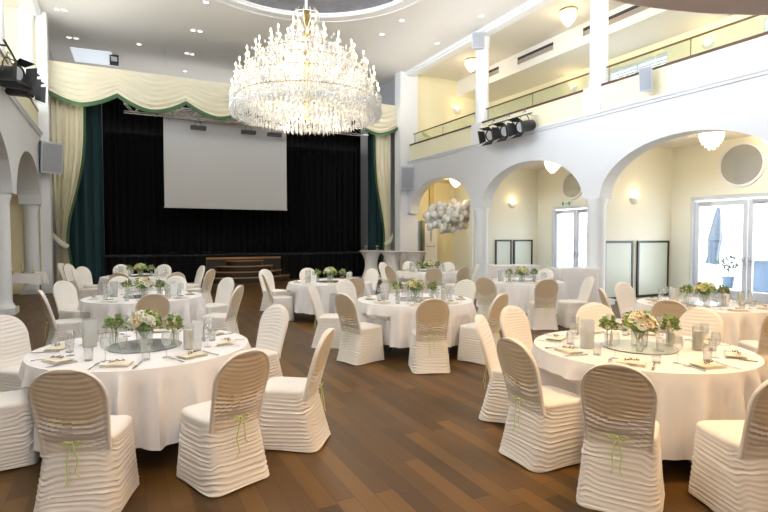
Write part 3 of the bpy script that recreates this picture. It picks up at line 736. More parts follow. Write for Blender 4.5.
speaker((10.22,7.55,5.12), (radians(8),0,radians(-72)), .26,.52,.2, 'grey loudspeaker tilted on the cream parapet of the right gallery')
speaker((10.42,13.7,8.03), (radians(10),0,radians(-40)), .40,.50,.22, 'pale loudspeaker at the top of the far gallery column')
def spot(loc, rot, label, grp, sc=1.0, mount=None):
    t = empty('stage_spotlight', loc, rot, label, 'spotlight', grp); t.scale = (sc,)*3
    b = MB()           # lamp axis along -y
    n = 20
    def ring(r, y): return [(r*cos(2*pi*k/n), y, r*sin(2*pi*k/n)*1.05) for k in range(n)]
    rs = [ring(.02,.26), ring(.11,.25), ring(.125,.20), ring(.125,-.12), ring(.14,-.14), ring(.14,-.2), ring(.12,-.2), ring(.115,-.17)]
    b.add(sum(rs, []), [(j*n+k, j*n+(k+1) % n, (j+1)*n+(k+1) % n, (j+1)*n+k) for j in range(len(rs)-1) for k in range(n)])
    b.build('body', M['blackm'], t)
    MB().add([(x,-.175,z) for x,_,z in ring(.115,0)], [tuple(range(n))]).build('lens', M['greym'], t)
    for k in range(4):
        a = k*pi/2; Rm = Matrix.Rotation(a, 3, 'Y'); f = MB()
        vs = [Rm @ Vector(v) for v in ((-.13,-.2,.14),(.13,-.2,.14),(.17,-.36,.22),(-.17,-.36,.22),(-.13,-.205,.145),(.13,-.205,.145),(.17,-.365,.225),(-.17,-.365,.225))]
        f.add(vs, [(0,1,2,3),(7,6,5,4),(0,4,5,1),(1,5,6,2),(2,6,7,3),(3,7,4,0)]); f.build('barn_door', M['blackm'], t, smooth=False)
    MB().tube([(-.15,0,0),(-.15,0,.16),(-.1,0,.26),(.1,0,.26),(.15,0,.16),(.15,0,0)], .013, 6).build('yoke', M['blackm'], t)
    MB().tube([(0,0,.26),(0,.0,.34),(0,.05,.38),(0,.09,.34)], .016, 6).build('hook', M['chrome'], t)
for i, (y, w) in enumerate(((12.6,'farthest'),(11.92,'middle'),(11.25,'nearest'))):
    spot((10.2,y,4.80), (radians(14),0,radians((-80,-84,-88)[i])), f'black stage spotlight on the right gallery parapet, {w} of the three', 'right parapet spotlights', 1.15)
rb_ = empty('spotlight_bar', (10.22, 11.95, 5.13), 0, 'thin metal bar carrying the three right spotlights', 'bar')
MB().tube([(0,-.95,0),(0,.95,0)], .022, 8).build('bar', M['chrome'], rb_)
for q in (-.7,.7): MB().tube([(0,q,0),(.42,q,0)], .018, 6).build('bracket', M['chrome'], rb_)
for i, (y, w) in enumerate(((11.7,'nearest'),(12.3,'middle'),(12.95,'farthest'))):
    spot((-1.72,y,4.70), (radians(4),0,radians((55,80,70)[i])), f'black stage spotlight on the left gallery parapet, {w} of the three', 'left parapet spotlights', 1.0)
lb_ = empty('spotlight_bar', (-1.72, 12.35, 5.145), 0, 'thin metal bar carrying the three left spotlights', 'bar')
MB().tube([(0,-1.1,0),(0,1.1,0)], .022, 8).build('bar', M['blackm'], lb_)
for q in (-.8,.8): MB().tube([(0,q,0),(-.6,q,0)], .018, 6).build('bracket', M['blackm'], lb_)

# ================================================================== CHAIRS
def back_mat():
    m = mat('stretched_back', (.85,.80,.74), .62, bump=(220,.08)); nt = m.node_tree; N = nt.nodes; L = nt.links
    tc = N.new('ShaderNodeTexCoord'); sp = N.new('ShaderNodeSeparateXYZ'); sn = N.new('ShaderNodeSeparateXYZ')
    L.new(tc.outputs['Object'], sp.inputs[0]); L.new(tc.outputs['Normal'], sn.inputs[0])
    def mt(op, *a):
        n = N.new('ShaderNodeMath'); n.operation = op
        for i, x in enumerate(a):
            if isinstance(x, (int, float)): n.inputs[i].default_value = x
            else: L.new(x, n.inputs[i])
        return n.outputs[0]
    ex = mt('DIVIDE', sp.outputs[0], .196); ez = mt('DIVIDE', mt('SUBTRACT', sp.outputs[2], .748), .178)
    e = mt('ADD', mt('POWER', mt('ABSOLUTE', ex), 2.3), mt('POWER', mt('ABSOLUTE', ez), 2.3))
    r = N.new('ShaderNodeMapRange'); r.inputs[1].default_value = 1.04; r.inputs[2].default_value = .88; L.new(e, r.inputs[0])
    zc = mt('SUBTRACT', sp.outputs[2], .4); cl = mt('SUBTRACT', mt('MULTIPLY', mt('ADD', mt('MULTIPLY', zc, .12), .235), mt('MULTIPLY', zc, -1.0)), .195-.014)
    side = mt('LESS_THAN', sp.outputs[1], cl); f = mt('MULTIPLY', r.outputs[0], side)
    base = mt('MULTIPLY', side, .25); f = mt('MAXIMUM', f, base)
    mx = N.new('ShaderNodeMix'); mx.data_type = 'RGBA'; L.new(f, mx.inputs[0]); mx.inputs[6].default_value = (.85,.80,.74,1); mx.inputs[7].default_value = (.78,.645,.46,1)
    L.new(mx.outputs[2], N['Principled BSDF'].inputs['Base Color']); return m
M['back'] = back_mat()
def se(a, p=5.5):                          # superellipse direction
    c, s = cos(a), sin(a); return (abs(c)**(2/p)*(1 if c >= 0 else -1), abs(s)**(2/p)*(1 if s >= 0 else -1))
def chair_meshes(seed):
    # seat and skirt (front is +y)
    b = MB(); N = 80; rows = 96
    def sk(u, v):
        a = 2*pi*u; cx, cy = se(a); z = .455*(1-v); t = v
        hx = .212+.038*t**1.1; hf = .225+.02*t; hr = .205+.115*t**1.15
        y = cy*(hf if cy > 0 else hr); x = cx*hx
        arc = 2*pi*u
        ph = z/.031 + 1.1*nz(cos(a)*1.6+seed, sin(a)*1.6, z*5) + .2*sin(2*a+seed)
        amp = .0043*min(1, t*5)*(1-.5*max(0, t-.93)/.07)*(.25+2.2*abs(nz(x*4+seed, y*4, z*14+2)))
        w = (1-2*abs(sin(pi*ph))**.8) + .25*sin(2*pi*ph*1.6+1)
        # crease at the vertical corner seams
        d = amp*w; n = Vector((cx*.9, cy*.9)).normalized()
        hem = .018*(1-min(1, (abs(cx)*abs(cy))**2*1.15))*max(0, t-.9)/.1
        return (x+n.x*d, y+n.y*d, z+hem)
    b.grid(sk, N, rows, closed=True)
    # domed seat with a rounded edge
    prof = [(1.0,.455),(.985,.468),(.95,.476),(.85,.482),(.6,.486),(.3,.488),(.02,.488)]
    def st_(u, v):
        j = v*(len(prof)-1); k = int(round(j)); s, z = prof[k]; a = 2*pi*u; cx, cy = se(a)
        return (cx*.215*s, cy*(.225 if cy > 0 else .205)*s, z)
    b.grid(st_, N, len(prof)-1, closed=True)
    skirt = b.mesh('seat_cover', M['cover'])
    # back: padded oval slab leaning to the rear
    bk = MB(); nr = 84; na = 64; z0, z1 = .40, .95
    def wz(z):
        t = (z-z0)/(z1-z0)
        if z < .74: return .196 + .020*max(0, (z-.46)/.28)**1.3
        q = (z-.74)/(z1-.74); return .216*sqrt(max(0, 1-q**2.25))
    def yc(z): return -.195 - .235*(z-z0) - .12*(z-z0)**2
    rows_ = [z0+(z1-z0)*sin(pi/2*(j/nr))**1.0 for j in range(nr+1)]
    vs = []
    for z in rows_:
        w = max(.004, wz(z)); th = .036*min(1, (w/.1)**.5)
        for i in range(na):
            a = 2*pi*i/na; c, s = cos(a), sin(a)
            x = w*(abs(c)**.55)*(1 if c >= 0 else -1); y = th*(abs(s)**.6)*(1 if s >= 0 else -1)
            lat = max(0, 1-(x/w)**2)
            if s < 0:                      # rear side: shallow dish inside the rim, draped folds
                rim = min(1, max(0, (w-abs(x))/.028))*min(1, max(0, (z1-z)/.04))
                y += .016*rim
                low = max(0, 1-abs(z-.56)/.20); ph = (z - .55*(x*x))/.031 + 1.6*nz(x*3+seed, z*4, seed)
                y += rim*(.0022+.0065*low)*sin(2*pi*ph)*(.5+.9*abs(nz(x*4+seed, z*6)))
                y += .014*max(0, 1-abs(z-.47)/.05)*lat
            else:
                ph = (z + .4*x*x)/.036 + 1.3*nz(x*3-seed, z*4); y += .0030*sin(2*pi*ph)*lat
            vs.append((x, yc(z)+y, z))
    base = len(bk.v); fs = []; mi = []
    for j in range(nr):
        for i in range(na):
            k = (i+1) % na; fs.append((j*na+i, j*na+k, (j+1)*na+k, (j+1)*na+i))
            am = 2*pi*(i+.5)/na; zc = (rows_[j]+rows_[j+1])/2; w = wz(zc); xx = abs(cos(am))**.55*w
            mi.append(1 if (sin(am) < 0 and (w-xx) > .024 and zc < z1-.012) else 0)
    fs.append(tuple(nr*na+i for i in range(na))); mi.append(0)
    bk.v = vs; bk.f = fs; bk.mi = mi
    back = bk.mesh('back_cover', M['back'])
    return skirt, back
def bow_mesh(seed):
    b = MB(); r = random.Random(seed); y = -.265
    for s in (-1, 1):
        b.tube([(0,y,.475),(s*.035,y-.022,.492),(s*.062,y-.012,.484),(s*.04,y-.01,.465),(0,y,.473)], .0065, 6, .5)
        x1 = s*(.012+.02*r.random()); L_ = .16+.10*r.random()
        b.tube([(0,y-.004,.473),(s*.014,y-.016,.44),(x1*1.5,y-.026,.473-L_*.5),(x1,y-.034,.473-L_*.85),(x1*2.0,y-.04,.473-L_)], .0050, 6, .5)
    b.ball((0,y-.004,.474), .011, 8, 6)
    return b.mesh('ribbon_bow', M['ribbon'])
VAR = []
for s in (1, 2, 3):
    t = empty('banquet_chair', (0,0,-50), 0, 'x', 'chair')
    a, b_ = chair_meshes(s*7.3)
    link('seat_cover', a, t); link('back_cover', b_, t); link('ribbon_bow', bow_mesh(s), t); VAR.append(t)
used = [False]*3
DIRS = ['right', 'far right', 'far', 'far left', 'left', 'near left', 'near', 'near right']
def sector(d):
    r, f = d.dot(RX), d.dot(RF); return DIRS[int(round(atan2(f, r)/(pi/4))) % 8]
LABELS = {}
def uniq(lab):
    LABELS[lab] = LABELS.get(lab, 0)+1; return lab
NCH = [0]
def place_chair(px, D, tb, face=None, lab=None, sc=1.0):
    """px, D: picture column and distance of the chair BACK; it faces the table unless told"""
    bp_ = at(px, D); c = Vector((*TB[tb]['c'], 0))
    d = (c-bp_).normalized() if face is None else Vector((cos(radians(face)), sin(radians(face)), 0))
    if face is None and (c-bp_).length < 1.33: bp_ = c - d*1.33
    loc = bp_ + d*.29; rz = atan2(d.y, d.x)-pi/2
    i = NCH[0] % 3; NCH[0] += 1
    TB[tb]['seats'].append(loc-c); TB[tb].setdefault('dirs', []).append(d)
    sd = sector(loc-c)
    view = (loc-Vector((0,0,0))).normalized().dot(d)
    look = 'ribboned back to camera' if view > .45 else ('seen from the front' if view < -.35 else 'seen side on')
    if LABELS.get(f'white covered chair {look}, {sd} side of {TB[tb]["n"]}'): sd = 'outer '+sd
    l = lab or f'white covered chair {look}, {sd} side of {TB[tb]["n"]}'
    if not used[i]: t = VAR[i]; used[i] = True; t.location = loc; t.rotation_euler = (0,0,rz); t['label'] = l
    else: t = copy_tree(VAR[i], loc, rz, l)
    t['group'] = f'chairs around the {TB[tb]["n"]}'; uniq(l)
TB = {
 'a': dict(n='front left table', c=at(143,4.5)[:2]), 'b': dict(n='second left table', c=at(143,8.25)[:2]),
 'c': dict(n='left table near stage', c=at(140,12.6)[:2]), 'd': dict(n='middle table', c=at(415,7.9)[:2]),
 'e': dict(n='table near stage steps', c=at(330,11.0)[:2]), 'f': dict(n='front right table', c=at(641,4.45)[:2]),
 'g': dict(n='table by glass doors', c=at(706,7.35)[:2]), 'h': dict(n='middle arch table', c=at(522,11.2)[:2]),
 'i': dict(n='table below balloons', c=at(428,14.4)[:2]),
}
for t in TB.values(): t['seats'] = []
CH = [('a',66,3.02,None),('a',241,3.48,None),('a',322,4.25,None),('a',273,5.7,None),('a',4,4.95,None),('a',-42,3.75,None),
 ('b',152,6.95,None),('b',53,7.45,None),('b',64,8.9,None),('b',225,9.6,None),('b',236,8.1,None),('b',119,9.85,None),('b',175,9.95,None),
 ('c',76,12.2,None),('c',83,13.2,None),('c',200,13.6,None),('c',209,12.2,None),('c',121,14.2,None),('c',163,14.2,None),('c',119,11.0,None),('c',175,11.1,None),
 ('d',346,6.95,None),('d',433,6.4,None),('d',499,6.95,None),('d',315,8.1,None),('d',346,9.15,None),('d',465,9.1,None),
 ('e',266,12.1,None),('e',279,10.6,None),('e',354,9.75,None),('e',371,12.2,None),('e',308,12.6,None),
 ('f',620,3.12,None),('f',520,3.88,None),('f',489,4.95,None),('f',516,5.6,None),('f',597,5.85,None),('f',702,5.45,None),('f',790,2.93,None),('f',792,4.35,None),
 ('g',672,6.25,None),('g',609,7.6,None),('g',626,8.6,None),('g',785,5.6,None),
 ('h',486,9.8,None),('h',547,9.4,None),('h',588,9.9,158),('h',545,12.3,None),
 ('i',384,15.4,None),('i',392,13.6,None),('i',434,12.8,None),('i',448,15.6,None),('i',463,13.2,None),('i',471,14.4,None),('i',409,15.9,None)]
for tb, px, D, face in CH: place_chair(px, D, tb, face)

# ================================================================== TABLES
tb0 = empty('round_table', (0,0,0), 0, 'x', 'table')
MB().lathe([(.84,.715),(.86,.72),(.86,.735),(.855,.74)], 48).build('tabletop', M['stepwood'], tb0)
for k in range(4):
    a = pi/4+k*pi/2; MB().tube([(.42*cos(a),.42*sin(a),.715),(.46*cos(a),.46*sin(a),.4),(.62*cos(a),.62*sin(a),.012)], .019, 8).build('leg', M['blackm'], tb0)
def cloth_mesh(seed, seats=(), dirs=()):
    b = MB(); N = 360; R = .872; zt = .748; Hm = .565
    r = random.Random(seed); kk = [r.uniform(0,6.28) for _ in range(4)]
    def f(u, v):
        a = 2*pi*u
        if v <= .25:
            q = v/.25; rr = R*q; return (rr*cos(a), rr*sin(a), zt)
        t = (v-.25)/.75; dz = Hm*t
        fold = 1.2*(1-2*abs(sin(.5*(19*a+kk[0]+1.6*sin(2*a+kk[1]))))**.8) + .5*sin(31*a+kk[2]+sin(3*a))
        fold = fold*(.75+.4*sin(5*a+kk[1]))
        rr = R+.012*min(1,t*8) + .06*t + .056*fold*t**.5*min(1, t*3)
        if t > .25:
            for s_, d_ in zip(seats, dirs):       # the cloth gives way where a seat touches it
                e = Vector((cos(a), sin(a), 0)); den = e.dot(d_)
                if den < -.2:
                    q = (s_+d_*.262).dot(d_)/den; lat = abs((e*q-s_).dot(Vector((-d_.y, d_.x, 0))))
                    if 0 < q < rr and lat < .31:
                        k_ = min(1, (t-.25)/.12)*min(1, (.31-lat)/.05); rr = rr*(1-k_)+(q-.03*(1-fold/1.7))*k_
        return (rr*cos(a), rr*sin(a), zt-.004*min(1, t*10)-dz + .02*sin(2*a+kk[3])*t)
    vs = []; w = N; rows = [0.005,.12,.25]+[.25+.75*k/16 for k in range(1,17)]
    rows[2] = .25; rows.insert(3, .27)
    for v in rows:
        for i in range(N): vs.append(f(i/N, v))
    fs = [(j*w+i, j*w+(i+1) % w, (j+1)*w+(i+1) % w, (j+1)*w+i) for j in range(len(rows)-1) for i in range(N)]
    fs.append(tuple(reversed(range(N)))); fs = [tuple(reversed(q)) for q in fs]
    b.add(vs, fs); return b.mesh('tablecloth', M['cloth'])
for i, (k, t) in enumerate(TB.items()):
    c = t['c']; l = f'round banquet table under white cloth, the {t["n"]}'
    if i == 0: o = tb0; o.location = (*c, 0); o['label'] = l
    else: o = copy_tree(tb0, (*c, 0), i*.4, l)
    o['group'] = 'round banquet tables'
    tag(link('tablecloth', cloth_mesh(11+i, t['seats'], t['dirs']), None, (*c, 0), 0), f'white floor-draping cloth spread over the {t["n"]}', 'tablecloth', 'round white tablecloths')

# ================================================================== TABLE SETTINGS
ZT = .750
def rose_mesh(m, s=1.0, seed=0):
    b = MB(); r = random.Random(seed)
    b.ball((0,0,.008*s), .013*s, 8, 6)
    for ring, (rad, n, tilt, h) in enumerate(((.010,3,.25,.024),(.017,5,.5,.026),(.025,6,.85,.026))):
        for k in range(n):
            a = 2*pi*(k+.5*ring)/n + r.uniform(-.1,.1); ca, sa = cos(a), sin(a)
            ww = rad*1.15
            pts = []
            for v in range(4):
                t = v/3; rr = (rad*(.35+.65*t)+ .012*tilt*t*t)*s; z = (-.012+h*t*(1-.25*tilt*t)+.004)*s
                for u in (-1, 0, 1):
                    wob = ww*s*(1.1 if t > .2 else .5)*(1-.35*max(0, t-.6)/.4)
                    q = rr*(1-.12*abs(u)); pts.append((ca*q-sa*u*wob, sa*q+ca*u*wob, z - .003*s*abs(u)*t))
            b.add(pts, [(v*3+u, v*3+u+1, (v+1)*3+u+1, (v+1)*3+u) for v in range(3) for u in range(2)])
    return b.mesh('rose', m)
RM = [rose_mesh(M['rose'], 1.0, 1), rose_mesh(M['rosew'], .95, 2), rose_mesh(M['rosep'], 1.05, 3), rose_mesh(M['roseg'], .85, 4)]
def leaf_cloud(b, n, rx, rz, zc, seed, sz=.03):
    r = random.Random(seed)
    for _ in range(n):
        a = r.uniform(0, 2*pi); e = r.uniform(-.5, 1.45); q = r.uniform(.75, 1.12)
        p = Vector((rx*q*cos(a)*cos(e), rx*q*sin(a)*cos(e), zc+rz*q*sin(e)))
        d = (Vector((cos(a), sin(a), r.uniform(-.2,1.0)))+Vector((r.uniform(-.6,.6), r.uniform(-.6,.6), 0))).normalized()
        s = d.cross(Vector((r.uniform(-1,1), r.uniform(-1,1), 1))).normalized(); L_ = sz*r.uniform(.7,1.5); w = L_*.32; up = s.cross(d)*.15*L_
        b.add([p, p+d*L_*.5+s*w+up, p+d*L_, p+d*L_*.5-s*w+up], [(0,1,2,3)])
def berries(b, n, rx, rz, zc, seed):
    r = random.Random(seed)
    for _ in range(n):
        a = r.uniform(0,2*pi); e = r.uniform(-.2,1.3); p = (rx*1.12*cos(a)*cos(e), rx*1.12*sin(a)*cos(e), zc+rz*1.12*sin(e)); b.ball(p, .007, 6, 4)
def glass_cyl(r, h, name, m, parent, th=.003, loc=(0,0,0), seg=20, flare=1.0):
    return MB().lathe([(.001,.004),(r*.97,.004),(r,.0),(r,.004),(r*flare,h),(r*flare-th,h),(r-th,.008),(.001,.008)], seg, capb=False, capt=False).build(name, m, parent, loc)
def bouquet(seed, rx=.125, rz=.115, nroses=34):
    t = empty('flower_arrangement', (0,0,0), 0, 'x', 'flowers')
    glass_cyl(.065, .13, 'glass_vase', M['glass'], t, flare=1.1)
    r = random.Random(seed); s = MB()
    for k in range(16):
        a = r.uniform(0,6.28); s.tube([(.03*cos(a+2),.03*sin(a+2),.012),(.05*cos(a),.05*sin(a),.13),(.09*cos(a),.09*sin(a),.2)], .003, 5)
    s.build('stem_bundle', M['leaf'], t)
    zc = .17
    f = MB(); leaf_cloud(f, 170, rx, rz, zc, seed, .036); f.ball((0,0,zc), rx*.62, 12, 8, .7); o = f.build('foliage', M['leaf'], t, smooth=False); o['kind'] = 'stuff'
    g = MB(); berries(g, 26, rx, rz, zc, seed); o = g.build('berries', M['berry'], t); o['kind'] = 'stuff'
    for k in range(nroses):
        e = pi/2 - (k/nroses)**.6*1.35; a = k*2.4 + r.uniform(-.3,.3)
        p = Vector((rx*cos(a)*cos(e), rx*sin(a)*cos(e), zc+rz*sin(e)))
        q = Vector((cos(a)*cos(e)*1.2, sin(a)*cos(e)*1.2, sin(e)+.15)).to_track_quat('Z', 'Y')
        o = link('rose', RM[(0,1,3,0,2,0,3,1)[k % 8]], t, p); o.rotation_euler = q.to_euler(); sc = r.uniform(1.0,1.4); o.scale = (sc,)*3
    return t
def small_vase(seed, m):
    t = empty('bud_vase', (0,0,0), 0, 'x', 'vase')
    glass_cyl(.034, .11, 'glass', M['glass'], t, flare=1.05)
    s = MB(); r = random.Random(seed)
    for k in range(5): a = r.uniform(0,6.28); s.tube([(.01*cos(a),.01*sin(a),.01),(.02*cos(a),.02*sin(a),.12),(.035*cos(a),.035*sin(a),.17)], .0025, 5)
    s.build('stem_bundle', M['leaf'], t)
    f = MB(); leaf_cloud(f, 70, .045, .07, .165, seed, .045); o = f.build('foliage', M['leaf'], t, smooth=False); o['kind'] = 'stuff'
    for k in range(4):
        a = k*1.7+seed; o = link('rose', m if k < 3 else RM[3], t, (.035*cos(a), .035*sin(a), .175+.02*(k % 2))); o.rotation_euler = (.5*cos(a+1.57)*-1, .5*sin(a+1.57), 0); o.scale = (1.0,)*3
    return t
M['traymirror'] = mat('tray_mirror', (.80,.86,.83), .14, .55)
P = {}
P['bouquet'] = [bouquet(21), bouquet(22)]
P['vase'] = [small_vase(31, RM[0]), small_vase(32, RM[2])]
def tray():
    t = empty('mirror_tray', (0,0,0), 0, 'x', 'mirror tray')
    MB().lathe([(.30,0),(.305,.006),(.30,.008)], 32, capt=False).build('rim', M['glass'], t)
    MB().lathe([(.001,.0085),(.30,.0085)], 32, capb=False, capt=False).build('mirror', M['traymirror'], t); return t
P['tray'] = tray()
def wine_glass():
    t = empty('wine_glass', (0,0,0), 0, 'x', 'glass')
    MB().lathe([(.033,0),(.033,.002),(.006,.006),(.004,.02),(.004,.08),(.008,.09)], 18).build('stem', M['glass'], t)
    MB().lathe([(.008,.09),(.03,.11),(.037,.14),(.035,.17),(.029,.205),(.0275,.205),(.033,.17),(.035,.14),(.028,.113),(.001,.096)], 20, capb=False).build('bowl', M['glass'], t)
    return t
P['wine'] = wine_glass()
def tumbler():
    t = empty('water_glass', (0,0,0), 0, 'x', 'glass'); glass_cyl(.03, .10, 'tumbler_body', M['glass'], t, flare=1.12)
    MB().lathe([(.001,.0),(.029,.0),(.029,.007),(.001,.007)], 18).build('thick_base', M['frost'], t); return t
P['tumbler'] = tumbler()
def napkin():
    t = empty('folded_napkin', (0,0,0), 0, 'x', 'napkin')
    b = MB()
    for k in range(3):
        def f(u, v, k=k): return ((u-.5)*.20, (v-.5)*.135+.006*k, .004+.007*k+.0025*sin(9*u+k)+.003*sin(6*v))
        b.grid(f, 10, 6); b.box(-.098,.098,-.066+.006*k,.066+.006*k,.001+.007*k,.0035+.007*k)
    b.build('cloth', M['napkin'], t)
    s = MB(); s.tube([(-.05,-.02,.03),(0,0,.036),(.05,.02,.034)], .003, 5)
    for q, (x, y) in enumerate(((-.04,-.005),(-.02,-.022),(.0,.018),(.02,-.004),(.035,.03),(.05,.01))):
        a = q*1.1; d = Vector((cos(a),sin(a),.25)); n = Vector((-sin(a),cos(a),0)); p = Vector((x,y,.034)); s.add([p,p+d*.016+n*.009,p+d*.034,p+d*.016-n*.009],[(0,1,2,3)])
        s.ball((x,y,.038), .006, 6, 4)
    s.build('dried_sprig', M['dry'], t); return t
P['napkin'] = napkin()
def knife():
    t = empty('knife', (0,0,0), 0, 'x', 'cutlery')
    MB().add([(-.009,0,.003),(.009,0,.003),(.009,.10,.003),(.002,.125,.003),(-.009,.10,.003),(-.009,0,.005),(.009,0,.005),(.009,.10,.005),(.002,.125,.005),(-.009,.10,.005)], [(4,3,2,1,0),(5,6,7,8,9),(0,1,6,5),(1,2,7,6),(2,3,8,7),(3,4,9,8),(4,0,5,9)]).build('blade', M['chrome'], t, smooth=False)
    MB().tube([(0,0,.006),(0,-.05,.006),(0,-.10,.007)], [.005,.006,.007], 8).build('handle', M['chrome'], t); return t
def fork():
    t = empty('fork', (0,0,0), 0, 'x', 'cutlery')
    MB().tube([(0,-.10,.006),(0,-.02,.006),(0,.03,.010)], [.006,.003,.003], 8).build('handle', M['chrome'], t)
    b = MB(); b.box(-.011,.011,.03,.055,.008,.011)
    for x in (-.0095,-.0033,.003,.0093): b.box(x-.0016,x+.0016,.055,.10,.007,.0095)
    b.build('tines', M['chrome'], t, smooth=False); return t
P['knife'] = knife(); P['fork'] = fork()
def jug():
    t = empty('frosted_glass_cylinder', (0,0,0), 0, 'x', 'glass cylinder')
    MB().lathe([(.001,.005),(.053,.005),(.055,0),(.057,.24),(.054,.24),(.051,.012),(.001,.012)], 28, capb=False, capt=False).build('cylinder', M['frost'], t)
    MB().lathe([(.001,.02),(.03,.02),(.03,.14),(.001,.143)], 20).build('inner_candle', M['candle'], t); return t
P['jug'] = jug()
def lantern():
    t = empty('candle_glass', (0,0,0), 0, 'x', 'candle')
    glass_cyl(.042, .20, 'glass', M['glass'], t)
    MB().lathe([(.001,.006),(.034,.006),(.034,.165),(.001,.17)], 20).build('candle', M['candle'], t); MB().tube([(0,0,.168),(0,0,.18)], .0015, 5).build('wick', M['blackm'], t); return t
P['lantern'] = lantern()
def menu():
    t = empty('menu_card', (0,0,0), 0, 'x', 'card')
    MB().add([(-.055,-.035,0),(.055,-.035,0),(.055,0,.19),(-.055,0,.19),(-.055,-.032,0),(.055,-.032,0),(.055,.003,.19),(-.055,.003,.19)], [(0,1,2,3),(7,6,5,4),(0,4,5,1),(1,5,6,2),(2,6,7,3),(3,7,4,0)]).build('front_leaf', M['card'], t, smooth=False)
    MB().add([(-.055,.038,0),(.055,.038,0),(.055,.003,.19),(-.055,.003,.19),(-.055,.041,0),(.055,.041,0),(.055,.006,.19),(-.055,.006,.19)], [(3,2,1,0),(4,5,6,7),(0,1,5,4),(1,2,6,5),(2,3,7,6),(3,0,4,7)]).build('rear_leaf', M['card'], t, smooth=False); return t
P['menu'] = menu()
P1 = {}
def put(kind, x, y, z, rz, label, group):
    o = kind
    if o.name not in P1: P1[o.name] = 1; c = o; c.location = (x,y,z); c.rotation_euler = (0,0,rz); c['label'] = label
    else: c = copy_tree(o, (x,y,z), rz, label)
    c['group'] = group; uniq(label); c['label'] = label; return c
DETAIL = {'a':3,'f':3,'d':2,'b':2,'g':2,'e':1,'h':1,'c':1,'i':1}
for ti, (k, t) in enumerate(TB.items()):
    c = Vector((*t['c'], 0)); n = t['n']; det = DETAIL[k]
    put(P['tray'], c.x, c.y, ZT, 0, f'round mirror tray under the flowers of the {n}', 'centrepiece mirror trays')
    put(P['bouquet'][ti % 2], c.x, c.y, ZT+.009, ti*1.3, f'cream and green rose bouquet in a glass vase on the {n}', 'centrepiece bouquets')
    vs_ = [(-.265,.0,0,'left of'),(.265,-.0,1,'right of'),(-.09,-.19,0,'in front on the left of'),(.08,-.19,0,'in front on the right of')] if det >= 2 else [(-.265,0,0,'left of'),(.265,0,1,'right of')]
    for (r_, f_, kd, w) in vs_:
        p = c+RX*r_+RF*f_
        if det < 2 or f_ > -.1: put(P['vase'][kd], p.x, p.y, ZT+.009, ti+kd, f'small flower vase {w} the bouquet on the {n}', 'small flower vases')
        else: put(P['tumbler'], p.x, p.y, ZT+.009, 0, f'tealight glass {w} the bouquet on the {n}', 'glasses beside the bouquets')
    put(P['jug'], *(c+RX*-.46+RF*-.03)[:2], ZT, 0, f'tall frosted glass cylinder left of the flowers on the {n}', 'frosted glass cylinders')
    put(P['lantern'], *(c+RX*.43+RF*-.12)[:2], ZT, 0, f'ivory pillar candle in clear glass on the {n}', 'pillar candles in glasses')
    put(P['menu'], *(c+RX*.40+RF*.18)[:2], ZT, -YAW+(.25 if ti % 2 else -.2), f'white folded card standing right of the flowers on the {n}', 'standing white cards')
    # place settings at eight seats, phased on the seat that was measured first
    s0 = t['seats'][0]; ph = atan2(s0.y, s0.x)
    done = set()
    for q in range(8):
        a = ph + q*pi/4; d = Vector((cos(a), sin(a), 0)); sd = sector(d)
        if sd in done: sd = 'other '+sd
        done.add(sd)
        tn = Vector((-d.y, d.x, 0)); face = a+pi/2
        p = c+d*.70
        put(P['napkin'], p.x, p.y, ZT, face+.25*sin(q*3.1), f'cream napkin with sprig, {sd} place of the {n}', f'napkins on the {n}')
        if det >= 2:
            g = c+d*.54+tn*.16; put(P['tumbler'], g.x, g.y, ZT, 0, f'clear water tumbler at the {sd} place of the {n}', f'glasses on the {n}')
            g = c+d*.55+tn*-.13
            put(P['wine'], g.x, g.y, ZT, 0, f'clear stemmed wine glass at the {sd} place of the {n}', f'glasses on the {n}')
        elif q % 2 == 0:
            g = c+d*.55+tn*-.1; put(P['wine'], g.x, g.y, ZT, 0, f'clear stemmed wine glass at the {sd} place of the {n}', f'glasses on the {n}')
        if det == 3:
            g = c+d*.72+tn*.15; put(P['knife'], g.x, g.y, ZT, a+pi/2+pi/2+pi/2, f'steel knife at the {sd} place of the {n}', f'cutlery on the {n}')
            g = c+d*.72-tn*.15; put(P['fork'], g.x, g.y, ZT, a+pi/2, f'steel fork at the {sd} place of the {n}', f'cutlery on the {n}')

# ================================================================== COCKTAIL TABLES
def cocktail():
    t = empty('cocktail_table', (0,0,0), 0, 'x', 'table')
    def wob(r, z, a): return r*(1+.10*(abs(cos(2*a))-.5)*max(0, 1-z/.5)*(1))
    MB().lathe([(.42,.0),(.37,.08),(.29,.3),(.245,.55),(.265,.78),(.33,.96),(.43,1.10),(.46,1.13)], 40, wob=wob, capt=False).build('stretch_cover', M['cloth'], t)
    MB().lathe([(.46,1.12),(.47,1.13),(.47,1.15),(.46,1.155)], 40).build('top_cover', M['cloth'], t); return t
ct = None
for px, D, w in ((371,20.9,'left'),(392,20.3,'middle'),(415,19.9,'right')):
    p = at(px, D)
    if ct is None: ct = cocktail(); o = ct; o.location = p
    else: o = copy_tree(ct, p)
    o['label'] = f'tall standing table in white stretch cover near the stage curtain, {w} one'; o['group'] = 'white covered cocktail tables'
bv = None
for px, D, w in ((366,20.9,'left end'),(377,20.9,'second from left'),(389,20.3,'rightmost')):
    p = at(px, D, 1.157)
    t = empty('table_vase', p, 0, f'tiny glass vase with white flower, {w} of the cocktail tables', 'vase', 'vases on the cocktail tables')
    glass_cyl(.05, .12, 'glass', M['glass'], t); o = link('rose', RM[1], t, (0,0,.17)); o.scale = (1.8,)*3
    MB().tube([(0,0,.01),(0,0,.16)], .004, 5).build('stem', M['leaf'], t)

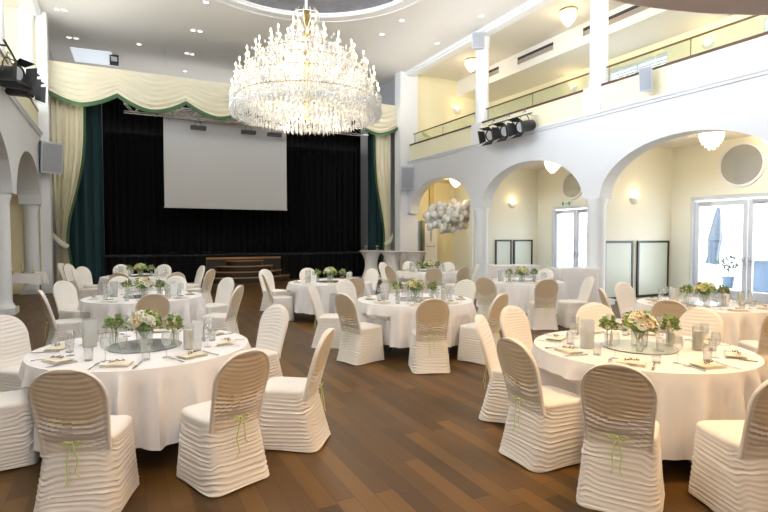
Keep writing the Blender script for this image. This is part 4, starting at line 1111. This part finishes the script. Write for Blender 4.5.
# ================================================================== SIDE TABLES
p = at(24, 14.6)
sd = empty('side_table', (-2.38, 16.6, 0), pi/2+.1, 'rectangular folding side table under the left arch', 'table')
MB().box(-.38,.38,-.55,.55,.70,.73).build('tabletop', M['stepwood'], sd, smooth=False)
for x in (-.33,.33):
    for y in (-.5,.5): MB().tube([(x,y,0),(x,y,.70)], .016, 8).build('leg', M['chrome'], sd)
def side_cloth():
    b = MB(); hx, hy = .47, .66; n = 96
    def f(u, v):
        a = 2*pi*u; cx, cy = se(a, 9)
        if v < .3: q = v/.3; return (cx*hx*q, cy*hy*q, .737)
        t = (v-.3)/.7; cor = (abs(cx*cy))**3; dz = (.22+.16*cor)*t; o_ = .02*t+.02*sin(14*a)*t
        return (cx*(hx+o_), cy*(hy+o_), .737-dz)
    b.grid(f, n, 20, closed=True); return b.mesh('side_cloth', M['cloth'])
tag(link('side_tablecloth', side_cloth(), None, (-2.38, 16.6, 0), pi/2+.1), 'white cloth over the side table under the left arch', 'tablecloth')
for i, (dx, dy, h, w) in enumerate(((-.1,-.1,.16,'shortest'),(.1,.05,.24,'tallest'),(.35,.0,.20,'middle sized'))):
    t = empty('candle_holder', (-2.38+dx, 16.6+dy, .740), 0, f'small ivory candle on a brass foot on the side table, {w}', 'candle', 'candles on the side table')
    MB().lathe([(.05,0),(.05,.01),(.012,.03),(.012,.07),(.03,.08)], 14).build('foot', M['brass'], t); MB().lathe([(.022,.08),(.022,h),(.001,h+.005)], 12).build('candle', M['candle'], t)
place = [(62, 15.2, -20), (69, 14.6, -35)]
for i, (px, D, fc) in enumerate(place):
    bp_ = at(px, D); d = Vector((cos(radians(fc)), sin(radians(fc)), 0)); c_ = copy_tree(VAR[i], bp_+d*.29, atan2(d.y,d.x)-pi/2, ('white covered chair standing beside the side table, left one of two','white covered chair standing before the cream curtain, right one of two')[i])
    c_['group'] = 'spare chairs by the left arch'
# draped buffet tables behind the middle arch table
for px, D, w_, lab in ((514, 14.2, 1.25, 'long white draped buffet table behind the left side of the middle arch table'), (574, 13.0, 1.15, 'white draped buffet table before the middle glass doors')):
    p = at(px, D); hx, hy, ht = w_/2, .38, .93 if px < 550 else .93
    t = empty('buffet_table', p, -YAW*.6 if px > 550 else -YAW*.5, lab, 'table', 'draped buffet tables')
    b = MB()
    def f(u, v, hx=hx, hy=hy, ht=ht):
        a = 2*pi*u; cx, cy = se(a, 10)
        if v < .2: q = v/.2; return (cx*hx*q, cy*hy*q, ht)
        s = (v-.2)/.8; o_ = .03*s+.022*sin(16*a)*s; return (cx*(hx+o_), cy*(hy+o_), ht-(ht-.01)*s)
    b.grid(f, 120, 15, closed=True); b.build('drape', M['cloth'], t)
    MB().box(-hx+.06,hx-.06,-hy+.06,hy-.06,ht-.04,ht-.006).build('tabletop', M['stepwood'], t, smooth=False)

# ================================================================== OUTSIDE
def leafball(b, r, n, seed, zc):
    rr = random.Random(seed)
    for _ in range(n):
        v = Vector((rr.gauss(0,1), rr.gauss(0,1), rr.gauss(0,1))).normalized()*r*rr.uniform(.4,1)
        p = v+Vector((0,0,zc)); d = Vector((rr.uniform(-1,1), rr.uniform(-1,1), rr.uniform(-.3,1))).normalized(); s = d.cross(Vector((0,0,1))).normalized(); L_ = .14
        b.add([p,p+d*L_*.5+s*.04,p+d*L_,p+d*L_*.5-s*.04],[(0,1,2,3)])
def w_at(px, X):
    a = YAW+math.atan((px-384)/F); return Vector((X, X/tan(a), 0))
p = w_at(711, 19.0)
t = empty('folded_parasol', (p.x, p.y, -.05), (0,radians(8),0), 'folded grey parasol standing on the terrace behind the right glass doors', 'parasol')
MB().tube([(0,0,.1),(0,0,2.9)], .03, 8).build('pole', M['chrome'], t)
MB().lathe([(.05,2.85),(.12,2.4),(.2,1.7),(.16,1.1),(.2,.8),(.17,.78)][::-1], 16, wob=lambda r,z,a: r*(1+.2*sin(6*a))).build('canopy', M['parasol'], t)
MB().box(-.3,.3,-.3,.3,.0,.1).build('base', M['greym'], t, smooth=False)
p = w_at(729, 18.6)
t = empty('terrace_plant', (p.x, p.y, -.05), 0, 'green potted shrub on the terrace beside the folded parasol', 'plant')
MB().lathe([(.14,0),(.2,.4),(.18,.4),(.13,.05)], 20).build('pot', M['bluepot'], t)
M['outleaf'] = mat('terrace_leaf', (.02,.05,.02), .6)
f = MB(); leafball(f, .42, 240, 3, .85); o = f.build('foliage', M['outleaf'], t, smooth=False); o['kind'] = 'stuff'; MB().tube([(0,0,.3),(0,0,.8)], .02, 6).build('stem', M['dry'], t)
p = w_at(766, 18.5)
t = empty('terrace_planter', (p.x, p.y, -.05), 0, 'blue grey planter box on the terrace at the right edge', 'planter')
b = MB().box(-.45,.45,-.35,.35,0,.95); b.build('box', M['bluepot'], t, smooth=False); MB().box(-.49,.49,-.39,.39,.95,1.0).build('rim', M['parasol'], t, smooth=False)
for o in bpy.data.objects:
    l = o.get('label', '')
    if l.endswith('outer far left side of table near stage steps'): o['label'] = l.replace('outer far left', 'far')
    if l.endswith('outer near left side of front right table'): o['label'] = l.replace('outer near left', 'left')
for l, n in LABELS.items():
    if n > 1: print('DUPLABEL', n, l)
for v, u in zip(VAR, used):
    if not u: print('unused variant')
print('NOBJ', len(bpy.data.objects))
